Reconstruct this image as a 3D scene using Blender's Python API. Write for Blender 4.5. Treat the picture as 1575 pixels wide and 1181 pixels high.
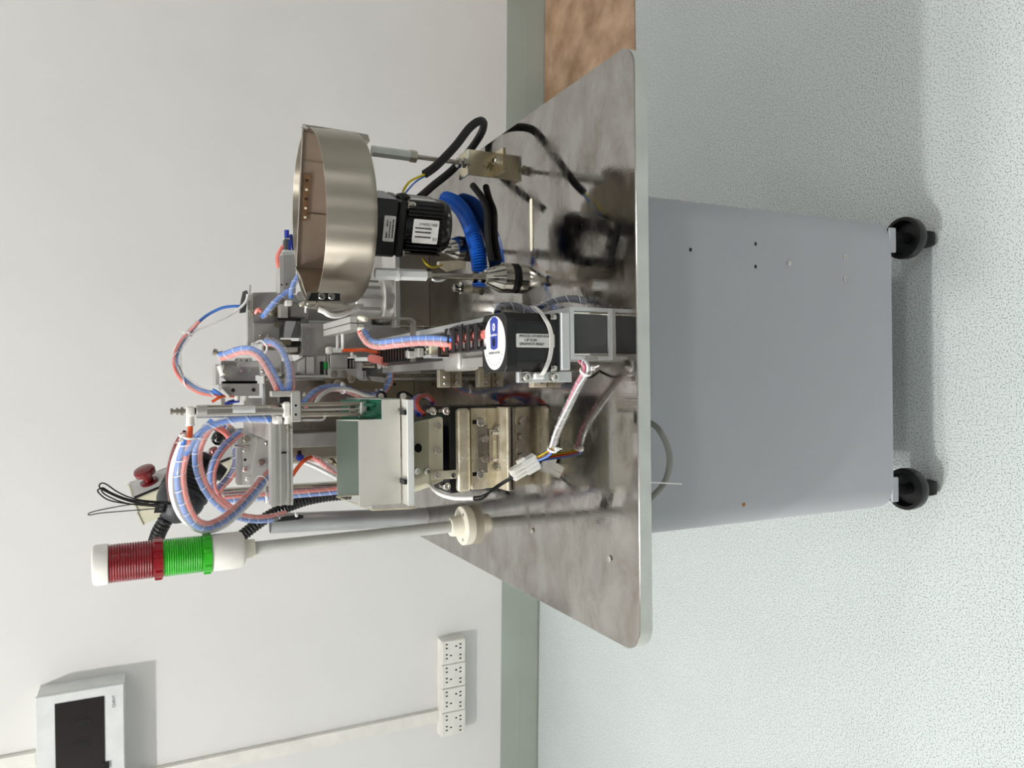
import bpy, bmesh, math, random
from mathutils import Vector, Matrix
random.seed(7)
for o in list(bpy.data.objects): bpy.data.objects.remove(o)
S = bpy.context.scene
COL = S.collection
# ------------------------------------------------------------------ camera
CH = 1.165
PITCH, ROLL, FPX = .4503, -.0103, 1171.05
V = Vector
_F = V((0, math.cos(PITCH), -math.sin(PITCH)))
_D0 = V((0, -math.sin(PITCH), -math.cos(PITCH))); _X0 = V((1, 0, 0))
_D = _D0*math.cos(ROLL)+_X0*math.sin(ROLL); _X = _X0*math.cos(ROLL)-_D0*math.sin(ROLL)
cam = bpy.data.cameras.new('camera'); co = bpy.data.objects.new('camera', cam); COL.objects.link(co)
cam.sensor_fit = 'HORIZONTAL'; cam.sensor_width = 36; cam.lens = 36*FPX/1575; cam.clip_start = .02
M = Matrix.Identity(4)
for i in range(3):
    M[i][0] = _D[i]; M[i][1] = _X[i]; M[i][2] = -_F[i]
M[2][3] = CH
co.matrix_world = M
S.camera = co
# ------------------------------------------------------------------ world, lamps, exposure
w = bpy.data.worlds.new('world'); S.world = w; w.use_nodes = True
w.node_tree.nodes['Background'].inputs[0].default_value = (.9, .95, 1, 1)
w.node_tree.nodes['Background'].inputs[1].default_value = .15
def lamp(name, kind, loc, e, size=.1, col=(1,1,1), rot=(0,0,0), sy=None):
    l = bpy.data.lights.new(name, kind); l.energy = e; l.color = col
    if kind == 'AREA':
        l.size = size
        if sy: l.shape = 'RECTANGLE'; l.size_y = sy
    else: l.shadow_soft_size = size
    o = bpy.data.objects.new(name, l); o.location = loc; o.rotation_euler = rot; COL.objects.link(o); return o
lamp('key_downlight', 'POINT', (-1.38, .26, 3.14), 136, .05, (1, .985, .965))
sp_ = lamp('side_downlight', 'SPOT', (-2.0, .68, 3.1), 120, .14, (1, .985, .965))
sp_.data.spot_size = math.radians(60); sp_.data.spot_blend = .6
sp_.rotation_euler = (Vector((.15, .75, 0))-Vector((-2.0, .68, 3.1))).to_track_quat('-Z', 'Y').to_euler()
lamp('downlight', 'POINT', (.75, -.85, 3.1), 16, .08, (.98, .98, 1))
lamp('downlight', 'POINT', (1.9, .1, 3.1), 32, .08, (1, .98, .97))
lamp('downlight', 'POINT', (-.75, -.9, 3.1), 14, .08, (.98, .98, 1))
S.view_settings.view_transform = 'Standard'; S.view_settings.look = 'None'
S.view_settings.exposure = 0; S.view_settings.gamma = 1
S.view_settings.use_curve_mapping = False

# ------------------------------------------------------------------ pixel rays to points at a real depth
def ray(px, py): return _F*FPX+_D*(px-787.5)-_X*(py-590.5)
O = V((0, 0, CH))
def at(px, py, y): r = ray(px, py); return O+r*(y/r.y)
def on(px, py, z=.66): r = ray(px, py); return O+r*((z-CH)/r.z)

# ------------------------------------------------------------------ materials
def lin(h):
    h = h.lstrip('#'); c = [int(h[i:i+2], 16)/255 for i in (0, 2, 4)]
    return tuple(x/12.92 if x <= .04045 else ((x+.055)/1.055)**2.4 for x in c)+(1,)
def mat(name, col, rough=.5, metal=0, var=0, vscale=20, rvar=0, bump=0, bscale=80, stretch=(1,1,1), alpha=1, spec=.5, col2=None, trans=0, ior=1.45, coat=0):
    m = bpy.data.materials.new(name); m.use_nodes = True
    n = m.node_tree; b = n.nodes['Principled BSDF']
    c = lin(col) if isinstance(col, str) else col
    b.inputs['Base Color'].default_value = c
    b.inputs['Roughness'].default_value = rough; b.inputs['Metallic'].default_value = metal
    b.inputs['Specular IOR Level'].default_value = spec; b.inputs['IOR'].default_value = ior
    b.inputs['Transmission Weight'].default_value = trans; b.inputs['Alpha'].default_value = alpha
    b.inputs['Coat Weight'].default_value = coat
    tc = n.nodes.new('ShaderNodeTexCoord'); mp = n.nodes.new('ShaderNodeMapping')
    mp.inputs['Scale'].default_value = stretch
    n.links.new(tc.outputs['Object'], mp.inputs['Vector'])
    nz = n.nodes.new('ShaderNodeTexNoise'); nz.inputs['Scale'].default_value = vscale; nz.inputs['Detail'].default_value = 5
    n.links.new(mp.outputs[0], nz.inputs['Vector'])
    v = var if var else .04
    mx = n.nodes.new('ShaderNodeMix'); mx.data_type = 'RGBA'
    d = lin(col2) if col2 else tuple(x*(1-v*2) for x in c[:3])+(1,)
    mx.inputs[6].default_value = c if col2 else tuple(min(1, x*(1+v)) for x in c[:3])+(1,); mx.inputs[7].default_value = d
    rp = n.nodes.new('ShaderNodeMapRange'); rp.inputs[1].default_value = .35; rp.inputs[2].default_value = .68
    n.links.new(nz.outputs[0], rp.inputs[0]); n.links.new(rp.outputs[0], mx.inputs[0])
    n.links.new(mx.outputs[2], b.inputs['Base Color'])
    if rvar:
        r2 = n.nodes.new('ShaderNodeMapRange'); r2.inputs[1].default_value = .3; r2.inputs[2].default_value = .7
        r2.inputs[3].default_value = max(.02, rough-rvar); r2.inputs[4].default_value = rough+rvar
        n.links.new(nz.outputs[0], r2.inputs[0]); n.links.new(r2.outputs[0], b.inputs['Roughness'])
    if bump:
        z2 = n.nodes.new('ShaderNodeTexNoise'); z2.inputs['Scale'].default_value = bscale; z2.inputs['Detail'].default_value = 3
        n.links.new(mp.outputs[0], z2.inputs['Vector'])
        bp = n.nodes.new('ShaderNodeBump'); bp.inputs['Strength'].default_value = bump; bp.inputs['Distance'].default_value = .002
        n.links.new(z2.outputs[0], bp.inputs['Height']); n.links.new(bp.outputs[0], b.inputs['Normal'])
    return m
def film(name, col, opacity=.3, rough=.2):                # thin clear plastic: part transparent, part glossy plastic
    m = mat(name, col, rough, 0); n = m.node_tree
    b = n.nodes['Principled BSDF']; out = n.nodes['Material Output']
    t = n.nodes.new('ShaderNodeBsdfTransparent'); x = n.nodes.new('ShaderNodeMixShader'); x.inputs[0].default_value = opacity
    n.links.new(t.outputs[0], x.inputs[1]); n.links.new(b.outputs[0], x.inputs[2]); n.links.new(x.outputs[0], out.inputs[0])
    return m

MT = dict(
 wall=mat('wall_paint', '#e3e2e0', .85, var=.015, vscale=3, bump=.05, bscale=60),
 skirt=mat('skirting_vinyl', '#a4aca3', .5, var=.03, vscale=6),
 ceil=mat('ceiling_paint', '#e8e8e6', .9),
 brown=mat('brown_stone', '#bb9d80', .4, var=.1, vscale=11, col2='#8d6c50', rvar=.1),
 plast=mat('white_plastic', '#e9e7e0', .4),
 plastw=mat('grey_white_plastic', '#dfe2e0', .45),
 ivory=mat('ivory_plastic', '#e8e4d4', .4),
 beige=mat('beige_paint', '#d3cfb7', .4, var=.03),
 sheet=mat('grey_painted_sheet', '#b1b4b9', .42, var=.012, vscale=4, bump=.02, bscale=400),
 black=mat('black_plastic', '#101112', .35, var=.1),
 blackm=mat('black_anodised', '#0d0d0e', .3, 0, var=.1, coat=.2),
 rubber=mat('black_rubber', '#0b0b0c', .6),
 smoke=mat('smoked_window', '#171210', .12, spec=.6),
 dark=mat('dark_hole', '#070707', .8),
 dgrey=mat('dark_grey_face', '#4b4d4c', .5, var=.06, vscale=10),
 steel=mat('stainless_steel', '#b5aea4', .24, 1, var=.08, vscale=9, rvar=.08),
 drum=mat('brushed_steel', '#c2bbad', .42, 1, var=.05, vscale=6, stretch=(1,1,.5)),
 steeld=mat('dark_mirror_steel', '#bdb5a7', .27, 1, var=.1, vscale=7, rvar=.08),
 bronze=mat('worn_cream_lit_steel', '#ebe4cf', .35, .55, var=.12, vscale=30, rvar=.12, col2='#b5aa8c'),  # cream cast of the lighting is put into the steel's colour
 chrome=mat('bright_chrome', '#d9d6cf', .1, 1),
 alu=mat('anodised_aluminium', '#d2d1cd', .36, .75, var=.03, rvar=.05, bump=.03, bscale=300),
 aluw=mat('pale_zinc', '#d8dbdc', .42, .75, var=.02),
 alud=mat('grey_machined_aluminium', '#a6a4a0', .33, .45, var=.06, vscale=12, rvar=.08),
 slab=mat('slab_edge_metal', '#cbd0ca', .4, .25, var=.05, vscale=18, rvar=.1),
 red=mat('red_lens', '#860b18', .25, var=.1, coat=.4),
 green=mat('green_lens', '#2fae1f', .25, var=.1, coat=.4),
 greend=mat('green_rubber', '#0f5a42', .4, var=.25, vscale=60),
 blue=mat('blue_hose', '#4f86dc', .3, spec=.5, coat=.2),
 bluec=mat('deep_blue_coil', '#1d63c8', .3, coat=.3),
 bluelab=mat('blue_print', '#2b3f9e', .4),
 redh=mat('red_hose', '#e5553f', .3, coat=.2),
 salmon=mat('salmon_hose', '#ea8378', .35, coat=.2),
 white=mat('white_sleeve', '#f2f1ee', .35),
 clear=film('clear_plastic', '#f4f4f6', .2, .1),
 navyd=mat('dark_navy_sleeve', '#1f2d4e', .4),
 seam=film('clear_plastic_edge', '#f8f8fa', .55, .1),
 clears=film('clear_sheet', '#d8d2be', .12, .05),
 yellow=mat('yellow_wire', '#c9b516', .4),
 orange=mat('orange_wire', '#d4521d', .4),
 grey=mat('grey_cable', '#8f928a', .5),
 label=mat('white_label', '#dcdcd8', .45),
 ink=mat('black_ink', '#1c1c1c', .6),
 inkg=mat('grey_ink', '#77787a', .6),
 cream=mat('cream_trim', '#efe9d3', .4),
 navy=mat('navy_plastic', '#27379a', .35),
 pinkw=mat('pink_wire', '#e0728c', .4),
 brownp=mat('brown_strip', '#6a4e33', .5, var=.2, vscale=60),
 crimson=mat('crimson_plastic', '#700d12', .22, coat=.5),
 drumin=mat('drum_inner_steel', '#b5a596', .45, .85, var=.12, vscale=8, rvar=.08),
 steelw=mat('warm_bright_steel', '#cfc4a8', .2, 1, var=.08, vscale=25, rvar=.08),
 bronzed=mat('dull_warm_steel', '#9a917c', .34, 1, var=.1, vscale=16, rvar=.1),
 alum=mat('milled_aluminium', '#c6c5c1', .36, .6, var=.04, vscale=14, rvar=.06),
 greenpcb=mat('green_board', '#0f7a33', .4),
 darkw=mat('dark_green_window', '#26302c', .25),
 slabp=mat('grey_lacquer', '#bcbdb8', .45),
 slabt=mat('satin_tube_aluminium', '#c0c2c3', .38, .8, var=.04),
 gun=mat('charcoal_plastic', '#2b2d30', .5),
 knob=mat('glossy_black', '#050505', .08, coat=.6),
 wallg=mat('grey_wall_paint', '#b4b2ae', .85, var=.02, vscale=3),
 added_doorm=mat('added_door_dark', '#3a3b3d', .5),
 binp=mat('pale_bin_metal', '#dcdad2', .38, .4, var=.03, rvar=.05),
 bing=mat('green_reflect_bin_metal', '#aab5ad', .3, .7, var=.04),  # inner bin metal, green reflection painted into its base colour
 rust=mat('rust_mark', '#a8713a', .8),
)
# floor: pale vinyl with fine grey flecks
def floor_mat():
    m = mat('flecked_vinyl', '#d2d9d8', .42, var=.02, vscale=3, rvar=.05); n = m.node_tree; b = n.nodes['Principled BSDF']
    src = b.inputs['Base Color'].links[0].from_socket
    tc = n.nodes.new('ShaderNodeTexCoord')
    nz = n.nodes.new('ShaderNodeTexNoise'); nz.inputs['Scale'].default_value = 400; nz.inputs['Detail'].default_value = 2
    n.links.new(tc.outputs['Object'], nz.inputs['Vector'])
    r = n.nodes.new('ShaderNodeMapRange'); r.inputs[1].default_value = .5; r.inputs[2].default_value = .66; r.inputs[3].default_value = 0; r.inputs[4].default_value = .8
    n.links.new(nz.outputs[0], r.inputs[0])
    mx = n.nodes.new('ShaderNodeMix'); mx.data_type = 'RGBA'; n.links.new(r.outputs[0], mx.inputs[0])
    n.links.new(src, mx.inputs[6]); mx.inputs[7].default_value = lin('#707a78'); n.links.new(mx.outputs[2], b.inputs['Base Color'])
    return m
MT['floor'] = floor_mat()
def aniso(m, a=.75):
    n = m.node_tree; b = n.nodes['Principled BSDF']; t = n.nodes.new('ShaderNodeTangent'); t.direction_type = 'RADIAL'; t.axis = 'Z'
    n.links.new(t.outputs[0], b.inputs['Tangent']); b.inputs['Anisotropic'].default_value = a
aniso(MT['drum'], 1); MT['drum'].node_tree.nodes['Principled BSDF'].inputs['Anisotropic Rotation'].default_value = .25
# table top: polished stainless with smears and faint grinding lines
def top_mat():
    m = mat('polished_table_steel', '#a9a39b', .16, 1, var=.06, vscale=5, rvar=.05); n = m.node_tree; b = n.nodes['Principled BSDF']
    tc = n.nodes.new('ShaderNodeTexCoord'); mp = n.nodes.new('ShaderNodeMapping'); mp.inputs['Scale'].default_value = (17, 22, 1)
    n.links.new(tc.outputs['Object'], mp.inputs['Vector'])
    nz = n.nodes.new('ShaderNodeTexNoise'); nz.inputs['Scale'].default_value = 1; nz.inputs['Detail'].default_value = 8; nz.inputs['Roughness'].default_value = .62
    nz.inputs['Distortion'].default_value = .35
    n.links.new(mp.outputs[0], nz.inputs['Vector'])
    r = n.nodes.new('ShaderNodeMapRange'); r.inputs[1].default_value = .42; r.inputs[2].default_value = .68; r.inputs[3].default_value = .03; r.inputs[4].default_value = .24
    n.links.new(nz.outputs[0], r.inputs[0]); n.links.new(r.outputs[0], b.inputs['Roughness'])
    c = n.nodes.new('ShaderNodeMix'); c.data_type = 'RGBA'; rc = n.nodes.new('ShaderNodeMapRange'); rc.inputs[1].default_value = .38; rc.inputs[2].default_value = .7; n.links.new(nz.outputs[0], rc.inputs[0]); n.links.new(rc.outputs[0], c.inputs[0])
    c.inputs[6].default_value = lin('#b3b0ac'); c.inputs[7].default_value = lin('#968f88')
    n.links.new(c.outputs[2], b.inputs['Base Color'])
    mp2 = n.nodes.new('ShaderNodeMapping'); mp2.inputs['Scale'].default_value = (900, 6, 1); mp2.inputs['Rotation'].default_value = (0, 0, .25)
    n.links.new(tc.outputs['Object'], mp2.inputs['Vector'])
    z2 = n.nodes.new('ShaderNodeTexNoise'); z2.inputs['Scale'].default_value = 1; n.links.new(mp2.outputs[0], z2.inputs['Vector'])
    bp = n.nodes.new('ShaderNodeBump'); bp.inputs['Strength'].default_value = .05; bp.inputs['Distance'].default_value = .0004
    n.links.new(z2.outputs[0], bp.inputs['Height']); n.links.new(bp.outputs[0], b.inputs['Normal'])
    return m
MT['top'] = top_mat()

# ------------------------------------------------------------------ object helpers
WL = {}
def base(o): return WL.get(o.name, V((0, 0, 0)))
def tag(o, label, cat, group=None):
    o['label'] = label; o['category'] = cat
    if group: o['group'] = group
    return o
def thing(name, label, cat, loc, group=None):
    o = bpy.data.objects.new(name, None); o.empty_display_size = .02; COL.objects.link(o)
    o.location = loc; WL[o.name] = V(loc); return tag(o, label, cat, group)
def obj(name, bm, m, parent=None, smooth=False, label=None):
    """link one bmesh (built in world coordinates) as one object, its origin at its own middle"""
    bmesh.ops.recalc_face_normals(bm, faces=bm.faces)
    lo = V((1e9,)*3); hi = V((-1e9,)*3)
    for v in bm.verts:
        for i in range(3): lo[i] = min(lo[i], v.co[i]); hi[i] = max(hi[i], v.co[i])
    c = (lo+hi)/2
    if parent is None: c.z = lo.z
    for v in bm.verts: v.co -= c
    me = bpy.data.meshes.new(name); 
    for f in bm.faces: f.smooth = bool(smooth)
    bm.to_mesh(me); bm.free()
    if smooth:
        try: me.set_sharp_from_angle(angle=SM if smooth is True else smooth)
        except Exception: pass
    ms = m if isinstance(m, (list, tuple)) else [m]
    for q in ms: me.materials.append(MT[q] if isinstance(q, str) else q)
    o = bpy.data.objects.new(name, me); COL.objects.link(o); WL[o.name] = c.copy()
    if parent is not None:
        o.parent = parent; o.location = c-base(parent)
    else: o.location = c
    if label: o['label'] = label
    return o
SM = math.radians(35)
def bx(bm, lo, hi, bev=0, rot=0, seg=1):
    lo = V(lo); hi = V(hi); c = (lo+hi)/2; d = hi-lo
    r = bmesh.ops.create_cube(bm, size=1, matrix=Matrix.Translation(c) @ Matrix.Rotation(rot, 4, 'Z') @ Matrix.Diagonal((abs(d.x), abs(d.y), abs(d.z), 1)))
    if bev:
        es = list({e for v in r['verts'] for e in v.link_edges})
        bmesh.ops.bevel(bm, geom=es, offset=bev, segments=seg, affect='EDGES', profile=.5)
    return bm
def B(lo, hi, bev=0, rot=0, seg=1): return bx(bmesh.new(), lo, hi, bev, rot, seg)
def frame(axis):
    a = V(axis).normalized(); u = V((0, 0, 1)) if abs(a.z) < .9 else V((1, 0, 0))
    u = (u-a*u.dot(a)).normalized(); return a, u, a.cross(u)
def lathe(bm, p0, axis, prof, n=20, ph=0):
    """prof: list of (distance along axis, radius)"""
    a, u, v = frame(axis); p0 = V(p0); rings = []
    for t, r in prof:
        if r < 1e-6: rings.append([bm.verts.new(p0+a*t)])
        else: rings.append([bm.verts.new(p0+a*t+(u*math.cos(2*math.pi*k/n+ph)+v*math.sin(2*math.pi*k/n+ph))*r) for k in range(n)])
    for A, Bq in zip(rings, rings[1:]):
        for k in range(n):
            k2 = (k+1) % n
            if len(A) == 1 and len(Bq) == 1: continue
            if len(A) == 1: bm.faces.new((A[0], Bq[k], Bq[k2]))
            elif len(Bq) == 1: bm.faces.new((A[k], Bq[0], A[k2]))
            else: bm.faces.new((A[k], Bq[k], Bq[k2], A[k2]))
    if len(rings[0]) > 2: bm.faces.new(rings[0])
    if len(rings[-1]) > 2: bm.faces.new(rings[-1])
    return bm
def L(p0, axis, prof, n=20, ph=0): return lathe(bmesh.new(), p0, axis, prof, n, ph)
def cyl(bm, p0, p1, r, n=16, r2=None, c=0):
    d = V(p1)-V(p0); l = d.length; r2 = r if r2 is None else r2
    pr = [(0, r), (l, r2)] if not c else [(0, r-c), (c, r), (l-c, r2), (l, r2-c)]
    return lathe(bm, p0, d, pr, n)
def CY(p0, p1, r, n=16, r2=None, c=0): return cyl(bmesh.new(), p0, p1, r, n, r2, c)
def prism(bm, pts, off):
    """closed outline pts (3-D) pushed by the vector off"""
    off = V(off); a = [bm.verts.new(V(p)) for p in pts]; b = [bm.verts.new(V(p)+off) for p in pts]
    bm.faces.new(a); bm.faces.new(b); n = len(a)
    for k in range(n): bm.faces.new((a[k], a[(k+1) % n], b[(k+1) % n], b[k]))
    return bm
def PR(pts, off): return prism(bmesh.new(), pts, off)
def rrect(x0, y0, x1, y1, r, n=5):
    out = []
    for cx, cy, a0 in ((x1-r, y1-r, 0), (x0+r, y1-r, 90), (x0+r, y0+r, 180), (x1-r, y0+r, 270)):
        for k in range(n+1):
            a = math.radians(a0+90*k/n); out.append((cx+r*math.cos(a), cy+r*math.sin(a)))
    return out
def spline(pts, n=10):
    P = [V(p) for p in pts]; 
    if len(P) < 3: return P if len(P) < 2 else [P[0].lerp(P[1], k/n) for k in range(n+1)]
    out = []
    for i in range(len(P)-1):
        p0 = P[i-1] if i else P[0]*2-P[1]; p1 = P[i]; p2 = P[i+1]; p3 = P[i+2] if i+2 < len(P) else P[-1]*2-P[-2]
        for k in range(n):
            t = k/n
            out.append(.5*((2*p1)+(p2-p0)*t+(2*p0-5*p1+4*p2-p3)*t*t+(3*p1-p0-3*p2+p3)*t*t*t))
    out.append(P[-1]); return out
def frames(P):
    T = []
    for i in range(len(P)): T.append((P[min(i+1, len(P)-1)]-P[max(i-1, 0)]).normalized())
    a, u, v = frame(T[0]); out = []
    for t in T:
        u = (u-t*u.dot(t)).normalized(); out.append((t, u, t.cross(u)))
    return out
def tube(bm, pts, r, n=8, k=10, closed=False, rf=None):
    P = spline(pts, k) if k else [V(p) for p in pts]; F = frames(P); rings = []
    for i, (p, (t, u, v)) in enumerate(zip(P, F)):
        rr = rf(i, len(P)) if rf else r
        rings.append([bm.verts.new(p+(u*math.cos(2*math.pi*j/n)+v*math.sin(2*math.pi*j/n))*rr) for j in range(n)])
    for A, Bq in zip(rings, rings[1:]):
        for j in range(n): bm.faces.new((A[j], A[(j+1) % n], Bq[(j+1) % n], Bq[j]))
    bm.faces.new(rings[0]); bm.faces.new(rings[-1]); return bm
def TU(pts, r, n=8, k=10, rf=None): return tube(bmesh.new(), pts, r, n, k, rf=rf)
def box_px(x0, y0, x1, y1, Y, d, bev=0, seg=1):
    """world-aligned box whose front face at depth Y fills the given pixel rectangle"""
    ym = (y0+y1)/2; xm = (x0+x1)/2
    zt = at(x0, ym, Y).z; zb = at(x1, ym, Y).z; xr = at(xm, y0, Y).x; xl = at(xm, y1, Y).x
    return B((xl, Y, zb), (xr, Y+d, zt), bev, 0, seg)
def poly_px(pts, Y, d): return PR([at(a, b, Y) for a, b in pts], (0, d, 0))
def text(s, size, m, parent, loc, right, up, name='lettering', depth=.0002, align='CENTER'):
    cu = bpy.data.curves.new('t', 'FONT'); cu.body = s; cu.size = size; cu.align_x = align; cu.align_y = 'CENTER'; cu.extrude = depth; cu.resolution_u = 2
    t = bpy.data.objects.new('t', cu); COL.objects.link(t)
    bpy.context.view_layer.update()
    me = bpy.data.meshes.new_from_object(t.evaluated_get(bpy.context.evaluated_depsgraph_get()))
    bpy.data.objects.remove(t); bpy.data.curves.remove(cu)
    bm = bmesh.new(); bm.from_mesh(me); bpy.data.meshes.remove(me)
    r = V(right).normalized(); u = V(up).normalized(); n = r.cross(u)
    for v in bm.verts: v.co = V(loc)+r*v.co.x+u*v.co.y+n*v.co.z
    return obj(name, bm, m, parent)
_sc = {}
def screw(parent, p, axis=(0, -1, 0), r=.004, m='chrome', name='screw', h=None, washer=0):
    """socket-head screw: head with a hexagonal recess; shares one mesh per size"""
    h = h or r*1.2; key = (round(r, 5), m, round(h, 5), washer)
    if key not in _sc:
        bm = bmesh.new()
        if washer: lathe(bm, (0, 0, 0), (0, 0, 1), [(0, r*washer), (r*.25, r*washer), (r*.25, r)], 14)
        lathe(bm, (0, 0, 0), (0, 0, 1), [(-r*.1, r), (h*.85, r), (h, r*.86), (h, r*.55), (h*.5, r*.5), (h*.5, 0)], 12)
        bmesh.ops.recalc_face_normals(bm, faces=bm.faces)
        me = bpy.data.meshes.new('screw'); bm.to_mesh(me); bm.free(); me.materials.append(MT[m])
        for q in me.polygons: q.use_smooth = True
        try: me.set_sharp_from_angle(angle=SM)
        except Exception: pass
        _sc[key] = me
    o = bpy.data.objects.new(name, _sc[key]); COL.objects.link(o)
    o.rotation_euler = V(axis).to_track_quat('Z', 'Y').to_euler(); o.parent = parent; o.location = V(p)-base(parent); WL[o.name] = V(p)
    return o
def hole(parent, p, r=.003, axis=(0, -1, 0), m='dark', name='hole', h=.0006):
    a = V(axis).normalized()
    return obj(name, L(V(p)-a*.0003, a, [(0, r), (h, r)], 12), m, parent)
def dup(o, loc, rz=None):
    c = o.copy(); COL.objects.link(c); c.location = loc; WL[c.name] = V(loc)
    if rz is not None: c.rotation_euler.z = rz
    for ch in o.children:
        d = ch.copy(); COL.objects.link(d); d.parent = c
        for g in ch.children:
            e = g.copy(); COL.objects.link(e); e.parent = d
    return c
def struct(name, bm, m, parent=None, smooth=False):
    o = obj(name, bm, m, parent, smooth); o['kind'] = 'structure'; return o

# ------------------------------------------------------------------ the room
WP0 = V((1.07, 2.145, 0)); WP1 = V((-.833, 2.23, 0))
WD = (WP1-WP0).normalized()                       # along the wall, towards world left
WN = V((-WD.y, WD.x, 0))
if WN.y > 0: WN = -WN                             # out of the wall, into the room
def wl(px, py, off=0):                            # pixel -> point on the plane parallel to the wall, off in front of it
    r = ray(px, py); d = WP0.dot(WN)+off; return O+r*((d-O.dot(WN))/r.dot(WN))
def wbox(x0, y0, x1, y1, o0, o1, bm=None, bev=0, ref=None):
    """box on the wall: pixel rectangle read on the plane o1 (its front)"""
    ref = o1 if ref is None else ref; ym = (y0+y1)/2; xm = (x0+x1)/2
    zt = wl(x0, ym, ref).z; zb = wl(x1, ym, ref).z
    a = (wl(xm, y0, ref)-WP0).dot(WD); b = (wl(xm, y1, ref)-WP0).dot(WD)
    return wbox_s(a, b, zb, zt, o0, o1, bm, bev)
def wbox_s(a, b, zb, zt, o0, o1, bm=None, bev=0):
    bm = bm or bmesh.new(); t = bmesh.new()
    bx(t, (a, o0, zb), (b, o1, zt), bev)
    for v in t.verts: v.co = WP0*1+WD*v.co.x+WN*v.co.y+V((0, 0, v.co.z))
    me = bpy.data.meshes.new('x'); t.to_mesh(me); t.free(); bm.from_mesh(me); bpy.data.meshes.remove(me); return bm
struct('wall_back', wbox_s(-2.2, 4.6, 0, 3.2, -.1, 0), 'wall')
struct('floor', B((-3.2, -3.2, -.05), (3.4, 2.5, 0)), 'floor')
struct('ceiling', B((-3.2, -3.2, 3.2), (3.4, 2.5, 3.25)), 'ceil')
struct('wall_left', B((-2.9, -3.0, 0), (-2.8, 2.4, 3.2)), 'wall')
struct('wall_right', B((3.0, -3.0, 0), (3.1, 2.2, 3.2)), 'wallg')
struct('wall_front', B((-2.9, -3.1, 0), (3.1, -3.0, 3.2)), 'wallg')
# added unseen behind the camera: dark door and window shapes for the metal's reflections
d_ = struct('added_door_1', B((.15, -3.0, 0), (1.05, -2.95, 2.1), .004), 'added_doorm'); struct('added_door_handle', B((.95, -2.95, 1.0), (.97, -2.9, 1.12), .004), 'steel', d_)
d_ = struct('added_door_2', B((2.95, -1.5, 0), (3.0, -.5, 2.1), .004), 'added_doorm'); struct('added_door_handle', B((2.9, -.62, 1.0), (2.95, -.6, 1.12), .004), 'steel', d_)
w_ = struct('added_window_1', B((-1.9, -3.0, .9), (-.6, -2.97, 2.2), .004), 'smoke'); struct('added_window_frame', B((-1.28, -2.97, .9), (-1.22, -2.95, 2.2)), 'plast', w_)
bb = struct('baseboard_back', wbox_s(-2.0, 3.7, 0, .135, 0, .004), 'skirt')
struct('trim_1', wbox_s(-2.0, 3.7, .066, .0685, .004, .0047), 'skirt', bb)
struct('trim_2', wbox_s(-2.0, 3.7, 0, .006, .004, .007), 'grey', bb)
# brown stone strip let into the floor along the wall on the right
bp_ = [on(838, 4, 0), on(838.2, 60, 0)]
e0 = on(975, 0, 0).y; 
st = tag(obj('floor_board', PR([(.45, e0-.01, .0), (1.6, e0, .0), (1.6, 2.118, .0), (.45, 2.165, .0)], (0, 0, .003)), 'brown'),
    'mottled brown board lying on the floor between wall and table', 'floor board')

# ------------------------------------------------------------------ things on the wall
t = thing('distribution_box', 'white wall breaker box with dark smoked window, throwing a hard shadow', 'breaker box', wl(192, 1120, .05))
FO = .076
obj('box_body', wbox(58, 1062, 193, 1300, 0, FO-.012, ref=FO-.002), 'plastw', t)
obj('front_cover', wbox(56, 1062.5, 192, 1330, FO-.011, FO, bev=.0015, ref=FO), 'plastw', t)
wn = obj('window_pane', wbox(86, 1076, 162, 1330, FO, FO+.002, ref=FO), 'smoke', t)
obj('window_latch', wbox(159, 1171, 168, 1181, FO, FO+.006, ref=FO), 'smoke', t)
for yy in (1106, 1140): obj('breaker_switch', wbox(112, yy, 139, yy+10, FO+.002, FO+.0028, ref=FO), 'blackm', wn)
c = wl(175.3, 1078.5, FO); text('CHINT', .0105, 'inkg', t, c+WN*.0006, -WD, (0, 0, 1))
tag(obj('cable_trunking', wbox(196, 1142.5, 676, 1162, 0, .016, ref=.016), 'plast'), 'long white cable trunking running down the wall from breaker box to sockets', 'trunking')
bpy.data.objects['cable_trunking'].data.transform(Matrix.Identity(4))
tag(obj('cable_trunking', wbox(-60, 1168, 55, 1190, 0, .016, ref=.016), 'plast'), 'short piece of white trunking above the wall breaker box', 'trunking')
def socket(y0, y1, label):
    F = .039
    t = thing('wall_socket', label, 'socket', wl(700, (y0+y1)/2, 0), 'double sockets on the wall')
    obj('socket_box', wbox(679.5, y0, 716, y1, 0, F-.006, ref=F), 'plast', t)
    ym = (y0+y1)/2
    for a, b in ((y0, ym), (ym, y1)):
        pl = obj('face_plate', wbox(680, a+.4, 716, b-.4, F-.006, F, bev=.002, ref=F), 'plast', t)
        def h(fx, fy, nm='pin_hole'):
            x = 680+36*fx; y = a+(b-a)*fy
            obj(nm, wbox(x-1.5, y-1.0, x+1.5, y+1.0, F-.002, F+.0004, ref=F), 'dark', pl)
        for fx, fy in ((.2, .2), (.2, .36), (.2, .63), (.2, .79), (.38, .66), (.78, .17), (.78, .33), (.6, .26), (.78, .61), (.78, .77)): h(fx, fy)
socket(984, 1057, 'white double wall socket nearer the table, right of the pair')
socket(1057.3, 1131, 'white double wall socket farther from the table, left of the pair')

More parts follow.
